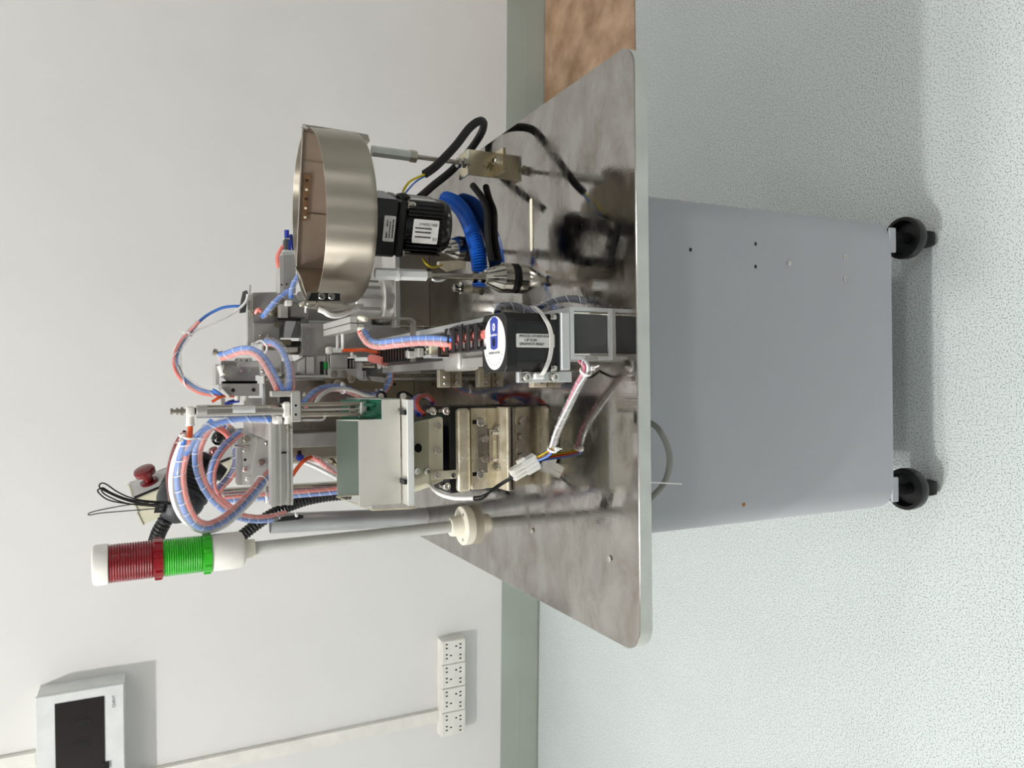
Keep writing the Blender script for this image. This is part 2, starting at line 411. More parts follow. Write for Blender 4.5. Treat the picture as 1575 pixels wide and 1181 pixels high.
# ------------------------------------------------------------------ cabinet on casters
CY0, CX0, CX1 = .80, -.2, .247
TX0, TX1, TY0, TY1, TZ = -.31, .39, .717, 1.86, .66
cab = thing('machine_cabinet', 'light grey sheet metal cabinet on casters carrying the steel table', 'cabinet', (.02, 1.15, 0))
bm = bmesh.new()
prism(bm, [(x, y, .128) for x, y in rrect(CX0, CY0, CX1, 1.6, .035, 6)], (0, 0, TZ-.0175-.128))
obj('cabinet_body', bm, 'sheet', cab, SM)
for xa, xb in ((CX0+.012, CX0+.05), (CX1-.05, CX1-.012)):
    obj('corner_tab', B((xa, CY0+.0, .116), (xb, CY0+.004, .13), .001), 'sheet', cab)
for q in ((1062, 384), (1162, 375), (1162, 410)):
    p = at(*q, CY0); obj('slot_hole', B(p-V((.0022, .0005, .0017)), p+V((.0022, .0005, .0017))), 'dark', cab)
for q in ((1213, 405), (1299, 396), (1299, 429)): screw(cab, at(*q, CY0), r=.0033, h=.002)
p = at(1144, 776, CY0); obj('rust_spot', L(p, (0, -1, 0), [(0, .003), (.0004, .002)], 9), 'rust', cab)
for q in (on(1391, 752, .064), on(1388, 366, .064), V((CX0+.03, 1.55, .05)), V((CX1-.03, 1.55, .05))):
    x, y = q.x, q.y
    hd = obj('caster_cup', L((x, y, .042), (0, 0, 1), [(0, .020), (.002, .029), (.008, .033), (.020, .034), (.024, .033), (.024, .028), (.010, .025), (.010, 0)], 32), 'black', cab, SM)
    obj('wheel', L((x-.012, y, .0215), (1, 0, 0), [(0, .016), (.002, .0215), (.022, .0215), (.024, .016), (.024, 0)], 20), 'rubber', hd, SM)
    obj('stem', CY((x, y, .038), (x, y, .130), .009, 12), 'rubber', hd)
# table top
tt = thing('steel_table_top', 'wide polished stainless steel table top with rounded corners on the grey cabinet', 'table top', (.04, 1.2, TZ-.0175))
bm = bmesh.new()
prism(bm, [(x, y, TZ-.0175) for x, y in rrect(TX0, TY0, TX1, TY1, .03, 8)], (0, 0, .0165))
obj('slab', bm, 'slab', tt, SM)
bm = bmesh.new()
o1 = rrect(TX0, TY0, TX1, TY1, .03, 8); o2 = rrect(TX0+.0015, TY0+.0015, TX1-.0015, TY1-.0015, .0288, 8)
r0 = [bm.verts.new((x, y, TZ-.001)) for x, y in o1]; r1 = [bm.verts.new((x, y, TZ-.0004)) for x, y in [(a*.6+b*.4, c*.6+d*.4) for (a, c), (b, d) in zip(o1, o2)]]; r2 = [bm.verts.new((x, y, TZ)) for x, y in o2]
for A, Bq in ((r0, r1), (r1, r2)):
    for k in range(len(A)): bm.faces.new((A[k], A[(k+1) % len(A)], Bq[(k+1) % len(A)], Bq[k]))
bm.faces.new(r2)
obj('top_sheet', bm, 'top', tt)
a, b = on(818, 303), on(818, 388)
bm = bmesh.new(); prism(bm, [(x, y, TZ-.0004) for x, y in rrect(b.x, b.y-.0055, a.x, b.y+.0055, .0053, 5)], (0, 0, .0009))
sl = obj('slot_rim', bm, 'steeld', tt)
bm = bmesh.new(); prism(bm, [(x, y, TZ+.0003) for x, y in rrect(b.x+.002, b.y-.0037, a.x-.002, b.y+.0037, .0036, 5)], (0, 0, .0006))
obj('slot_trim', bm, 'cream', sl)
for q in ((819, 816), (938, 859)): screw(tt, on(*q), (0, 0, 1), r=.0042, h=.002)
# cable loop and strap end hanging below the table
tag(obj('grey_cable', TU([at(1000, 650, .77), at(1013, 660, .745), at(1026, 685, .742), at(1030, 712, .742), at(1022, 742, .75), at(1003, 764, .765), at(994, 774, .77)], .0037, 8), 'grey', None, True),
    'grey cable looping down below the front edge of the table', 'cable')
tag(obj('cable_tie_tail', PR([at(996, 740.5, .735), at(1049, 743.3, .735), at(1049, 745.2, .735), at(996, 743, .735)], (0, .001, 0)), 'white'),
    'thin white cable tie tail sticking down below the table edge', 'cable tie')

# ------------------------------------------------------------------ tower light
tb = on(722, 807); tx, ty = tb.x, tb.y
t = thing('signal_tower_light', 'red and green signal tower light on a slim grey pole', 'signal light', (tx, ty, TZ))
top = V((tx-.004, ty, 1.232))
ax = V((-.006, 0, .572)).normalized()
def al(z): return V((tx, ty, TZ))+ax*(z-TZ)
fl = obj('flange', L((tx, ty, TZ), ax, [(0, .0325), (.006, .0335), (.0145, .0335), (.016, .032), (.016, .0185), (.034, .0165), (.036, .0155), (.036, .010)], 36), 'ivory', t, SM)
for ang in (-35, 85, 205): 
    aa = math.radians(ang); screw(fl, V((tx+.025*math.cos(aa), ty+.025*math.sin(aa), TZ+.016)), (0, 0, 1), r=.003, h=.0015)
obj('pole', CY(al(.67), al(1.03), .0098, 20), 'slabp', t, True)
obj('pole_collar', L(al(1.015), ax, [(0, .0135), (.014, .0145), (.016, .0145)], 24), 'ivory', t, SM)
bs = obj('lamp_base', L(al(1.03), ax, [(0, .02), (.003, .0255), (.008, .0275), (.044, .0275), (.047, .0265)], 32), 'plast', t, SM)
def lens(z0, z1, m, nm):
    pr = [(0, .0262), (0, .0285), (.012, .0285), (.012, .0262)]; z = .0135; n = 16; dz = (z1-z0-.016)/n
    for k in range(n):
        pr += [(z, .0262), (z+dz*.5, .0274), (z+dz*.98, .0262)]; z += dz
    pr += [(z1-z0, .026)]
    o = obj(nm, L(al(z0), ax, pr, 40), m, t)
    bm = bmesh.new()
    for k in range(8):
        a = k*math.pi/4+.3; p = al(z0)+ax*.001+V((math.cos(a), math.sin(a), 0))*.0270
        bx(bm, p-V((.0035, .0022, 0)), p+V((.0035, .0022, .01)), .0008)
    obj('lens_catch', bm, m, o)
lens(1.077, 1.1425, 'green', 'green_lens'); lens(1.1425, 1.213, 'red', 'red_lens')
obj('lamp_cap', L(al(1.212), ax, [(0, .0275), (.001, .0285), (.016, .0285), (.0195, .027), (.0205, .024)], 36), 'plast', t, SM)

# ================================================================== the machine on the table
A = at
def Zpx(px, py, Y): return at(px, py, Y).z
# ---- stepper motor on its end block, front edge of the table
ex0, ex1 = at(880, 553, .767).x, at(880, 472, .767).x
t = thing('module_end_block', 'square grey end block with dark recessed face at the table front edge', 'end block', ((ex0+ex1)/2, .79, TZ))
zt_ = Zpx(878, 512, .767); zb_ = TZ
bm = bmesh.new(); q = .0045
for lo, hi in (((ex0, .767, zb_), (ex1, .845, zb_+q)), ((ex0, .767, zt_-q), (ex1, .845, zt_)), ((ex0, .767, zb_+q), (ex0+q, .845, zt_-q)), ((ex1-q, .767, zb_+q), (ex1, .845, zt_-q)), ((ex0+q, .775, zb_+q), (ex1-q, .845, zt_-q))): bx(bm, lo, hi)
obj('block_body', bm, 'aluw', t)
obj('recess_face', B((ex0+q+.0012, .771, zb_+q+.001), (ex1-q-.0012, .7755, zt_-q-.001), .0006), 'dgrey', t)
for x in (ex0+q+.0004, ex1-q-.0032): obj('inner_rim', B((x, .7685, zb_+q), (x+.0026, .7752, zt_-q), .0004), 'chrome', t)
p = at(910, 551, .767); obj('marked_pad', B((ex0-.0006, .7664, p.z-.008), (ex0+.0052, .7685, p.z+.010)), 'alud', t)

zm0, zm1 = Zpx(861, 525, .772), Zpx(779, 525, .772); mx0, mx1 = at(820, 572, .772).x, at(820, 480, .772).x
mw = mx1-mx0; mcx = (mx0+mx1)/2; mcy = .772+mw/2
br = thing('motor_bracket', 'pale grey metal bracket holding the black stepper motor on the end block', 'bracket', (mcx, mcy, zt_))
obj('bracket_plate', B((mx0+.002, .768, zt_), (mx1+.001, .772+mw, zm0), .0012), 'aluw', br)
px0 = at(840, 588, .785).x
obj('side_flange', B((px0, .786, Zpx(880, 580, .786)), (mx0+.001, .793, Zpx(797, 580, .786)), .001), 'aluw', br)
for x in (808, 851): screw(br, at(x, 580, .786), r=.0052, h=.006, washer=1.25)
t = thing('stepper_motor', 'black square stepper motor with white oval badge on its top', 'motor', (mcx, mcy, zm0))
def octo(h, c): return [(mcx+a*h, mcy+b*h) for a, b in ((-1, -c), (-c, -1), (c, -1), (1, -c), (1, c), (c, 1), (-c, 1), (-1, c))]
hw = mw/2
def op(z0, z1, h, c): return PR([(x, y, z0) for x, y in octo(h, c)], (0, 0, z1-z0))
bm = op(zm0+.010, zm1-.014, hw*.985, .70); obj('motor_body', bm, 'blackm', t)
bm = op(zm0, zm0+.0035, hw, .93); obj('mounting_flange', bm, 'blackm', t)
bm = op(zm0+.0035, zm0+.0105, hw*.99, .70); obj('lower_cap', bm, 'black', t)
bm = op(zm1-.0145, zm1, hw, .80); bmesh.ops.bevel(bm, geom=list(bm.edges), offset=.0008, segments=1, affect='EDGES'); obj('end_cap', bm, 'black', t)
for sx in (-1, 1):
    screw(t, (mcx+sx*hw*.86, mcy-hw*.86, zm0+.0035), (0, 0, 1), r=.0045, h=.0075)
    obj('groove', B((mcx+sx*hw*.62-.0008, mcy-hw*.992, zm0+.012), (mcx+sx*hw*.62+.0008, mcy-hw*.97, zm1-.016)), 'rubber', t)
l0, l1 = at(794, 534, .772), at(853, 514, .772)
lp = obj('rating_label', PR([(x, mcy-hw*.987, z) for x, z in rrect(l0.x, l1.z, l1.x, l0.z, .0014, 3)], (0, -.0006, 0)), 'label', t)
for i, (s, k) in enumerate((('MODEL:57HS09-8.0A', 0), ('1.8°/5.0A', .006), ('S/N:01K27-00267', 0))):
    text(s, .0044, 'ink', lp, V((l1.x-.0028-.0045*i, mcy-hw*.987-.0008, l0.z-.004-k)), (0, 0, -1), (1, 0, 0), align='LEFT', depth=.0001)
ctr = V((mcx, mcy-.002, zm1)); Rb = .0315*mw/.069
def ell(rx, ry, cx=0, cy=0, n=36): return [(ctr.x+cx+rx*math.cos(2*math.pi*k/n), ctr.y+cy+ry*math.sin(2*math.pi*k/n), zm1-.0002) for k in range(n)]
bd = obj('oval_badge', PR(ell(Rb, Rb*.97), (0, 0, .0007)), 'white', t)
bw = .0125
pts = [(ctr.x-.006, ctr.y-bw*.75, zm1), (ctr.x-.008, ctr.y, zm1), (ctr.x-.006, ctr.y+bw*.75, zm1), (ctr.x+Rb*.85, ctr.y+bw*.85, zm1), (ctr.x+Rb*.97, ctr.y+.004, zm1), (ctr.x+Rb*.97, ctr.y-.004, zm1), (ctr.x+Rb*.85, ctr.y-bw*.85, zm1)]
obj('blue_field', PR(pts, (0, 0, .0009)), 'bluelab', bd)
obj('logo_disc', PR([(x, y, z+.0008) for x, y, z in ell(.0048, .0036, .0185, 0, 20)], (0, 0, .0005)), 'white', bd)
obj('logo_mark', PR([(x, y, z+.001) for x, y, z in ell(.0022, .0010, .0185, 0.0004, 16)], (0, 0, .0005)), 'bluelab', bd)
obj('shaft_hole', PR([(x, y, z+.0008) for x, y, z in ell(.0052, .0034, .001, .0005, 18)], (0, 0, .0005)), 'dark', bd)
text('Leadshine', .0046, 'white', bd, ctr+V((.0095, 0, .0011)), (0, -1, 0), (1, 0, 0), depth=.0002)
text('STEPPING MOTOR', .0038, 'inkg', bd, ctr+V((-.0115, 0, .0007)), (0, -1, 0), (1, 0, 0), depth=.0002)
bm = bmesh.new()
for k in range(9):
    a = math.radians(122+k*14.5); p = ctr+V((math.cos(a)*Rb*.84, math.sin(a)*Rb*.8, .0006)); bx(bm, p-V((.0008, .0006, .0003)), p+V((.0008, .0006, .0002)))
obj('arc_marks', bm, 'inkg', bd)
# white strap pulled round the motor
fy = mcy-hw-.0022
strap = [at(828, 585, .79), at(838, 570, fy), at(846, 550, fy), at(849, 525, fy), at(846, 505, fy), at(838, 489, fy), at(830, 478, .79), at(822, 471, .81)]
P_ = spline(strap, 6); bm = bmesh.new(); rows = []
for p in P_: rows.append([bm.verts.new(p+V((0, 0, .0026))), bm.verts.new(p-V((0, 0, .0026))), bm.verts.new(p+V((0, .0012, -.0026))), bm.verts.new(p+V((0, .0012, .0026)))])
for a, b in zip(rows, rows[1:]):
    for k in range(4): bm.faces.new((a[k], a[(k+1) % 4], b[(k+1) % 4], b[k]))
bm.faces.new(rows[0]); bm.faces.new(rows[-1])
t = thing('cable_tie', 'wide white cable tie strapped across the black stepper motor', 'cable tie', strap[3])
obj('strap', bm, 'plast', t); obj('tie_head', box_px(823, 573, 838, 583, .777, .008, .0015), 'white', t)

# ---- spiral-wrapped hose bundles
SIDE = True
def bundle(name, label, pts, tubes, wrap=.0, pitch=.013, cat='hose', k=10, twist=1.0, gap=.14):
    """tubes: (part name, material, radius, offset radius, start angle, turns over the whole length)"""
    P = spline(pts, k); F = frames(P); n = len(P)
    t = thing(name, label, cat, P[0])
    for nm, m, r, orr, a0, tw in tubes:
        Q = []
        for i, (p, (d, u, v)) in enumerate(zip(P, F)):
            if isinstance(a0, str):                       # lies beside the other tube: '+' or '-' side of the path
                sd = d.cross(V((0, 1, 0))); sd = sd.normalized() if sd.length > 1e-3 else u
                Q.append(p+sd*orr*(1 if a0 == '+' else -1)); continue
            a = a0+tw*2*math.pi*i/(n-1); Q.append(p+(u*math.cos(a)+v*math.sin(a))*orr)
        obj(nm, tube(bmesh.new(), Q, r, 8, 0), m, t, True)
    if wrap:
        ln = [0]
        for a, b in zip(P, P[1:]): ln.append(ln[-1]+(b-a).length)
        tot = ln[-1]; steps = max(8, int(tot/pitch*12)); bm = bmesh.new(); prev = None; j = 0; u0 = None
        def fr(s):
            i = 0
            lo, hi = 0, n-2
            while lo < hi:
                mid = (lo+hi+1)//2
                if ln[mid] <= s: lo = mid
                else: hi = mid-1
            i = lo; f = (s-ln[i])/max(1e-9, ln[i+1]-ln[i]); f = min(1, f)
            return P[i].lerp(P[i+1], f), F[i][0].lerp(F[i+1][0], f).normalized(), F[i][1].lerp(F[i+1][1], f).normalized()
        for q in range(steps+1):
            s = tot*q/steps; w2 = pitch*(1-gap)/2; a = q/12*2*math.pi; row = []
            for ds in (-w2, w2):
                p, d, u = fr(min(tot, max(0, s+ds))); v = d.cross(u)
                row.append(bm.verts.new(p+(u*math.cos(a)+v*math.sin(a))*wrap))
            if prev: bm.faces.new((prev[0], prev[1], row[1], row[0]))
            prev = row
        obj('spiral_wrap', bm, 'clear', t, True)
        bm = bmesh.new(); prev = None
        for q in range(steps+1):
            s = tot*q/steps; a = q/12*2*math.pi; row = []
            for ds in (-pitch*.52, -pitch*.42):
                p, d, u = fr(min(tot, max(0, s+ds))); v = d.cross(u)
                row.append(bm.verts.new(p+(u*math.cos(a)+v*math.sin(a))*(wrap+.0002)))
            if prev: bm.faces.new((prev[0], prev[1], row[1], row[0]))
            prev = row
        obj('wrap_edge', bm, 'seam', t, True)
    return t
def pair(r=.0028, m1='blue', m2='salmon', a=0, tw=.3): return [('blue_tube', m1, r, r*1.0, a, tw), ('red_tube', m2, r, r*1.0, a+math.pi, tw)]
def tie(p, axis, r, label, lug=(0, 0, 1), m='white'):
    """a small cable tie: a ring round the bundle with its head and cut tail"""
    a = V(axis).normalized(); t = thing('cable_tie', label, 'cable tie', V(p))
    a_, u, v = frame(a); N = 18; bm = bmesh.new(); rings = []
    for k in range(N):
        d = u*math.cos(2*math.pi*k/N)+v*math.sin(2*math.pi*k/N)
        rings.append([bm.verts.new(V(p)+d*rr+a*h) for rr, h in ((r, -.0015), (r+.001, -.0015), (r+.001, .0015), (r, .0015))])
    for k in range(N):
        A_, B_ = rings[k], rings[(k+1) % N]
        for j in range(4): bm.faces.new((A_[j], A_[(j+1) % 4], B_[(j+1) % 4], B_[j]))
    obj('tie_band', bm, m, t)
    l = V(lug).normalized(); c = V(p)+l*(r+.002)
    obj('tie_head', B(c-V((.0026,)*3), c+V((.0026,)*3), .0006), m, t)
    obj('tie_tail', CY(c, c+l*.009, .0009, 6), m, t)
    return t

# ---- the linear axis behind the stepper motor
RZ = .77
rx0, rx1 = .023, .036
t = thing('linear_axis', 'long pale linear guide rail running back from the stepper motor', 'linear axis', (.03, 1.06, TZ))
obj('rail_cover', B((rx0, .848, RZ-.006), (rx1, 1.365, RZ), .001), 'alum', t)
obj('rail_body', B((rx0+.003, .848, RZ-.04), (rx1+.03, 1.36, RZ-.006), .001), 'alud', t)
for y in (.93, 1.12, 1.30):
    f = obj('rail_foot', B((rx0+.004, y, TZ), (rx1+.016, y+.018, RZ-.04)), 'alud', t)
    f2 = obj('foot_bracket', B((rx0-.028, y+.002, TZ), (rx0+.004, y+.016, TZ+.022), .001), 'bronze', t)
    for dx in (-.02, -.008): screw(t, (rx0+dx, y+.002, TZ+.011), r=.0042, h=.004)
e = obj('end_cover', B((rx0-.004, .975, RZ-.028), (rx1+.012, 1.04, RZ+.006), .007, seg=3), 'alu', t, SM)
hole(t, (rx0+.012, .9748, RZ-.006), .0016, h=.0008)
obj('upper_guide', B((.074, .85, RZ+.004), (.083, 1.33, RZ+.016), .001), 'aluw', t)
p0, p1 = at(690, 513, .93), at(716, 499, .93)
bp = obj('sensor_plate', PR([at(689, 514, .93), at(691, 505, .93), at(700, 501, .93), at(714, 497, .93), at(717, 499, .93), at(716, 511, .93), at(700, 516, .93)], (0, .003, 0)), 'alud', t)
for q in ((703, 503), (711, 500)): hole(bp, at(*q, .93), .0014)
bx_ = obj('plate_slot', box_px(697, 506, 699, 513, .9295, .001), 'dark', bp)
# drag chain: lower run on the rail, upper run folding back over the motor end
lk = bmesh.new()
for lo, hi in (((-.0125, -.0048, -.008), (-.0095, .0075, .010)), ((.0095, -.0048, -.008), (.0125, .0075, .010)), ((-.0125, -.0038, .009), (.0125, .0032, .0118)), ((-.0125, -.0038, -.0095), (.0125, .0032, -.008))): bx(lk, lo, hi, .0006)
t = thing('drag_chain', 'black plastic drag chain with red hoses inside, folded along the rail', 'cable chain', (.05, 1.0, RZ))
first = obj('chain_link', lk, 'black', t)
lme = first.data
def link(p, rx, sc=(1, 1, 1), i=[0]):
    if i[0] == 0: o = first
    else: o = bpy.data.objects.new('chain_link', lme); COL.objects.link(o); o.parent = t
    i[0] += 1; o.location = V(p)-base(t); o.rotation_euler = (rx, 0, 0); o.scale = sc
cxx = .0515
y = 1.34
while y > 1.0: link((cxx, y, RZ+.0095), 0); y -= .0155
big = (1.3, 1.75, 1.0)
for k in range(5): link((cxx+.006, .838+.0245*k, RZ+.026), math.pi, big)
obj('inner_hose', TU([(cxx, 1.36, RZ+.010), (cxx, 1.2, RZ+.010), (cxx, 1.0, RZ+.010)], .0055, 8), 'salmon', t, True)
obj('upper_hose', TU([(cxx+.008, .83, RZ+.026), (cxx+.008, .88, RZ+.026), (cxx+.007, .945, RZ+.027)], .0065, 8), 'salmon', t, True)
# carriage on the rail with sensor and valve
t = thing('carriage_valve_block', 'small pale valve block riding beside the drag chain above the rail', 'valve block', (.05, .97, RZ+.02))
obj('valve_body', box_px(662, 530, 690, 547, 1.02, .02, .001), 'beige', t)
obj('valve_cap', box_px(661, 545, 689, 550, 1.015, .03, .001), 'aluw', t)
obj('clamp_body', box_px(644, 535, 652, 549, 1.04, .02, .0008), 'alu', t)
obj('sensor_head', box_px(628, 538, 641, 551, 1.06, .015, .002), 'alu', t)
obj('sensor_window', box_px(629, 536, 637, 540, 1.059, .002), 'dark', t)
obj('stop_ring', L(at(681, 530, 1.018), (.1, -1, .2), [(0, .0085), (.004, .0085), (.004, .0065), (0, .0065)], 20), 'white', t)
for y in (533, 542): screw(t, at(656, y, 1.03), r=.003, h=.006)
tag(obj('red_hose_end', TU([at(678, 530, 1.01), at(684, 531, 1.0), at(694, 531, .985)], .0042, 8, 4), 'orange', None, True), 'short orange hose stub plugged into the pale valve block', 'hose')
# bent strap with gripper
t = thing('gripper', 'bent steel strap arm holding a small slanted gripper above the drag chain', 'gripper', at(638, 520, 1.0))
Ya = 1.08
bm = bmesh.new()
prism(bm, [at(a, b, Ya) for a, b in ((549, 486), (632, 488), (640, 494), (640, 556), (636, 556), (636, 496), (630, 491), (551, 489.5), (551, 502), (548, 502))], (0, .016, 0))
obj('strap_arm', bm, 'steel', t)
g0, g1 = at(549, 497, 1.08), at(507, 508, 1.20)
d = (g1-g0).normalized(); s = V((1, 0, 0)); s = (s-d*s.dot(d)).normalized(); up = s.cross(d)
def obox(bm, c0, c1, s, hs, u, hu):
    v = [bm.verts.new(c+s*a*hs+u*b*hu) for c in (c0, c1) for a, b in ((-1, -1), (1, -1), (1, 1), (-1, 1))]
    for f in ((0, 1, 2, 3), (4, 5, 6, 7), (0, 1, 5, 4), (1, 2, 6, 5), (2, 3, 7, 6), (3, 0, 4, 7)): bm.faces.new([v[i] for i in f])
    return bm
obj('gripper_body', obox(bmesh.new(), g0, g1, s, .0095, up, .010), 'alu', t)
obj('gripper_groove', obox(bmesh.new(), g0-d*.0003, g1, s, .0008, up, .0103), 'dgrey', t)
obj('gripper_jaw', obox(bmesh.new(), g0-up*.016, g0.lerp(g1, .3)-up*.016, s, .008, up, .006), 'alud', t)
for a in (-.006, .006): screw(t, g0.lerp(g1, .15)-up*.016+s*a-V((0, .002, 0)), r=.0028)
for yy, m in ((489, 'ivory'), (507, 'ivory')):
    p = at(558, yy, 1.078); obj('air_fitting', L(at(552, yy-1, 1.08), at(568, yy+3, 1.06)-at(552, yy-1, 1.08), [(0, .003), (.006, .003), (.006, .0042), (.016, .0042), (.017, .003)], 12), m, t, SM)
for yy in (519, 527):
    pass
tag(obj('white_hose', TU([at(519, 503, 1.17), at(519, 520, 1.19), at(519, 536, 1.21)], .0024, 8, 4), 'white', None, True), 'thin white hose standing beside the gripper, upper of two', 'hose')
tag(obj('white_hose', TU([at(527, 503, 1.15), at(527, 520, 1.17), at(527, 536, 1.19)], .0024, 8, 4), 'white', None, True), 'thin white hose standing beside the gripper, lower of two', 'hose')
bundle('gripper_hose_bundle', 'blue and red hoses in clear spiral wrap from gripper to drag chain',
    [at(556, 508, 1.065), at(562, 519, 1.06), at(570, 527, 1.05), at(585, 530, 1.03), at(610, 527, 1.0), at(640, 524, .98), at(670, 524, .955), at(697, 527, .93)],
    [('blue_tube', 'blue', .0036, .0036, '+', 0), ('red_tube', 'salmon', .0036, .0036, '-', 0)], .0078, .0125)
# feeder cables behind the motor
bundle('motor_cable', 'dark blue cable bundle arching behind the stepper motor down to the table',
    [at(765, 482, .85), at(772, 472, .86), at(790, 471, .86), at(808, 476, .86), at(825, 475, .85), at(850, 463, .85), at(875, 459, .84), at(900, 463, .83), at(917, 472, .82), at(925, 480, .815)],
    [('cable_core', 'navyd', .0038, .001, 0, 1), ('black_core', 'blackm', .0034, .002, 2, 1)], .0054, .016)
tag(obj('connector_tab', PR([at(760, 467, .86), at(778, 466, .86), at(772, 480, .86), at(768, 482, .86)], (0, .004, 0)), 'aluw'), 'small pale metal tab behind the stepper motor by the dark cable', 'tab')
# wires from the end block to the white plug
bundle('motor_lead_bundle', 'pink and grey leads in clear spiral wrap running from end block to white plug',
    [at(893, 552, .785), on(903, 566, .69), on(890, 592, .686), on(872, 630, .682), on(858, 662, .680), on(850, 690, .680)],
    [('pink_wire', 'pinkw', .0021, .003, .5, .4), ('grey_wire', 'grey', .0021, .003, 2.6, .4), ('pale_wire', 'aluw', .0021, .003, 4.6, .4)], .0056, .017)
tie(on(901, 571, .69), (on(890, 592, .69)-on(903, 566, .69)), .0068, 'white cable tie on the leads just below the end block', (0.3, -.6, -.5))
tag(obj('black_wire', TU([at(890, 553, .79), at(897, 570, .785), at(907, 580, .79), at(918, 574, .795), at(935, 560, .80)], .0016, 6), 'black', None, True), 'thin black wire curling under the grey end block', 'wire')
pe = on(850, 691, .680)
tie(pe, on(850, 690, .68)-on(858, 662, .68), .0060, 'clear white tie loop gathering the lead ends near the white plug', (.1, -1, -.3))
for m, c, dy, dz in (('yellow_wire', 'yellow', -2, 0), ('orange_wire', 'orange', 1, 2), ('blue_wire', 'blue', 4, 1), ('brown_wire', 'brownp', 2, -2)):
    tag(obj(m, TU([on(852, 688+dy*.4, .68), on(842+dz, 697+dy, .682), at(826, 705+dy, .965)], .0016, 6, 5), c, None, True), 'thin %s lead entering the upper end of the white plug' % m.split('_')[0], 'wire')
t = thing('wire_plug', 'white plastic wire plug in front of the vibratory feeder', 'plug', at(806, 720, .965))
c0, c1 = at(787, 731, .97), at(826, 708, .962); d = (c1-c0).normalized(); s = V((0, -1, 0)); s = (s-d*s.dot(d)).normalized(); up = d.cross(s)
obj('plug_body', obox(bmesh.new(), c0, c0.lerp(c1, .55), s, .007, up, .0085), 'plast', t)
obj('plug_housing', obox(bmesh.new(), c0.lerp(c1, .5), c1, s, .0085, up, .0105), 'plastw', t)
for a in (-.006, 0, .006): obj('plug_rib', obox(bmesh.new(), c0.lerp(c1, .08)+up*a+s*.007, c0.lerp(c1, .95)+up*a+s*.007, s, .0026, up, .0012), 'plast', t)
obj('latch_tab', obox(bmesh.new(), c0.lerp(c1, .35)-up*.012, c0.lerp(c1, .65)-up*.012, s, .003, up, .0025), 'plast', t)
tag(obj('black_lead', TU([at(788, 733, .97), at(772, 742, .98), at(758, 752, .985), at(745, 765, .985), at(732, 769, .99), at(727, 765, 1.0), at(740, 763, .985), at(757, 755, .98), at(775, 743, .975), at(789, 735, .968)], .0016, 6), 'black', None, True), 'pair of thin black leads looping from white plug to white cable', 'wire')
tag(obj('white_cable', TU([at(662, 744, 1.08), at(668, 753, 1.05), at(680, 761, 1.03), at(700, 766, 1.01), at(728, 766, .995)], .0031, 8), 'white', None, True), 'white cable curving out from under the bin bracket', 'cable')

# ---- vibratory feeder block
Yv = 1.085
xl, xr = at(740, 752, Yv).x, at(740, 627, Yv).x
vf = thing('vibratory_feeder', 'cream-lit worn steel vibratory feeder block with black top plate', 'vibratory feeder', ((xl+xr)/2, 1.12, TZ))
zz = lambda px, Y=Yv: Zpx(px, 690, Y)
obj('black_top_plate', B((xl-.002, 1.078, zz(704)), (xr+.003, 1.2, zz(689)), .001), 'black', vf)
obj('head_bar', B((xl-.001, 1.070, zz(725, 1.07)), (xr, 1.17, zz(704, 1.07)), .006, seg=3), 'bronze', vf, SM)
obj('upper_clamp', B((xl, Yv, zz(749)), (xr, 1.17, zz(725)), .0012), 'bronze', vf)
obj('clamp_cover', B((at(740, 727, Yv).x, Yv-.003, zz(749)), (at(740, 654, Yv).x, Yv, zz(733)), .0008), 'steel', vf)
obj('lower_body', B((xl, Yv+.004, TZ+.004), (xr, 1.17, zz(749)), .0012), 'bronze', vf)
obj('spring_stage', B((at(760, 712, Yv).x, Yv-.001, TZ+.006), (at(760, 660, Yv).x, Yv+.006, zz(752)), .0008), 'steel', vf)
gp = obj('spring_gap', B((at(760, 706, Yv).x, Yv-.0018, TZ+.009), (at(760, 668, Yv).x, Yv+.002, zz(756)), 0), 'steeld', vf)
obj('spring_leaf', B((at(760, 700, Yv).x, Yv-.0026, TZ+.0095), (at(760, 677, Yv).x, Yv-.001, zz(758)), .0004), 'bronze', gp)
for y in (666, 707): obj('hinge_pin', CY(at(757, y, Yv-.003), at(776, y, Yv-.003), .0026, 10), 'chrome', vf)
obj('base_plate', B((xl-.001, 1.05, TZ), (xr+.001, 1.2, TZ+.0065), .001), 'bronze', vf)
obj('base_lip', B((xl, 1.047, TZ+.001), (xr, 1.051, TZ+.0055), .0006), 'steel', vf)
for y in (649, 729):
    obj('screw_slot', box_px(727, y-3, 738, y+3, Yv-.0006, .002), 'dark', vf)
    screw(vf, at(738, y, Yv), r=.0068, h=.0045)
for q in ((744, 674), (744, 705)): screw(vf, at(*q, Yv-.003), r=.006, h=.008)
for q in ((767, 658), (767, 718)): screw(vf, at(*q, Yv), r=.0062, h=.009, washer=1.2)
obj('side_cover', B((xr, Yv+.002, TZ+.004), (xr+.003, 1.17, zz(704)), 0), 'blackm', vf)

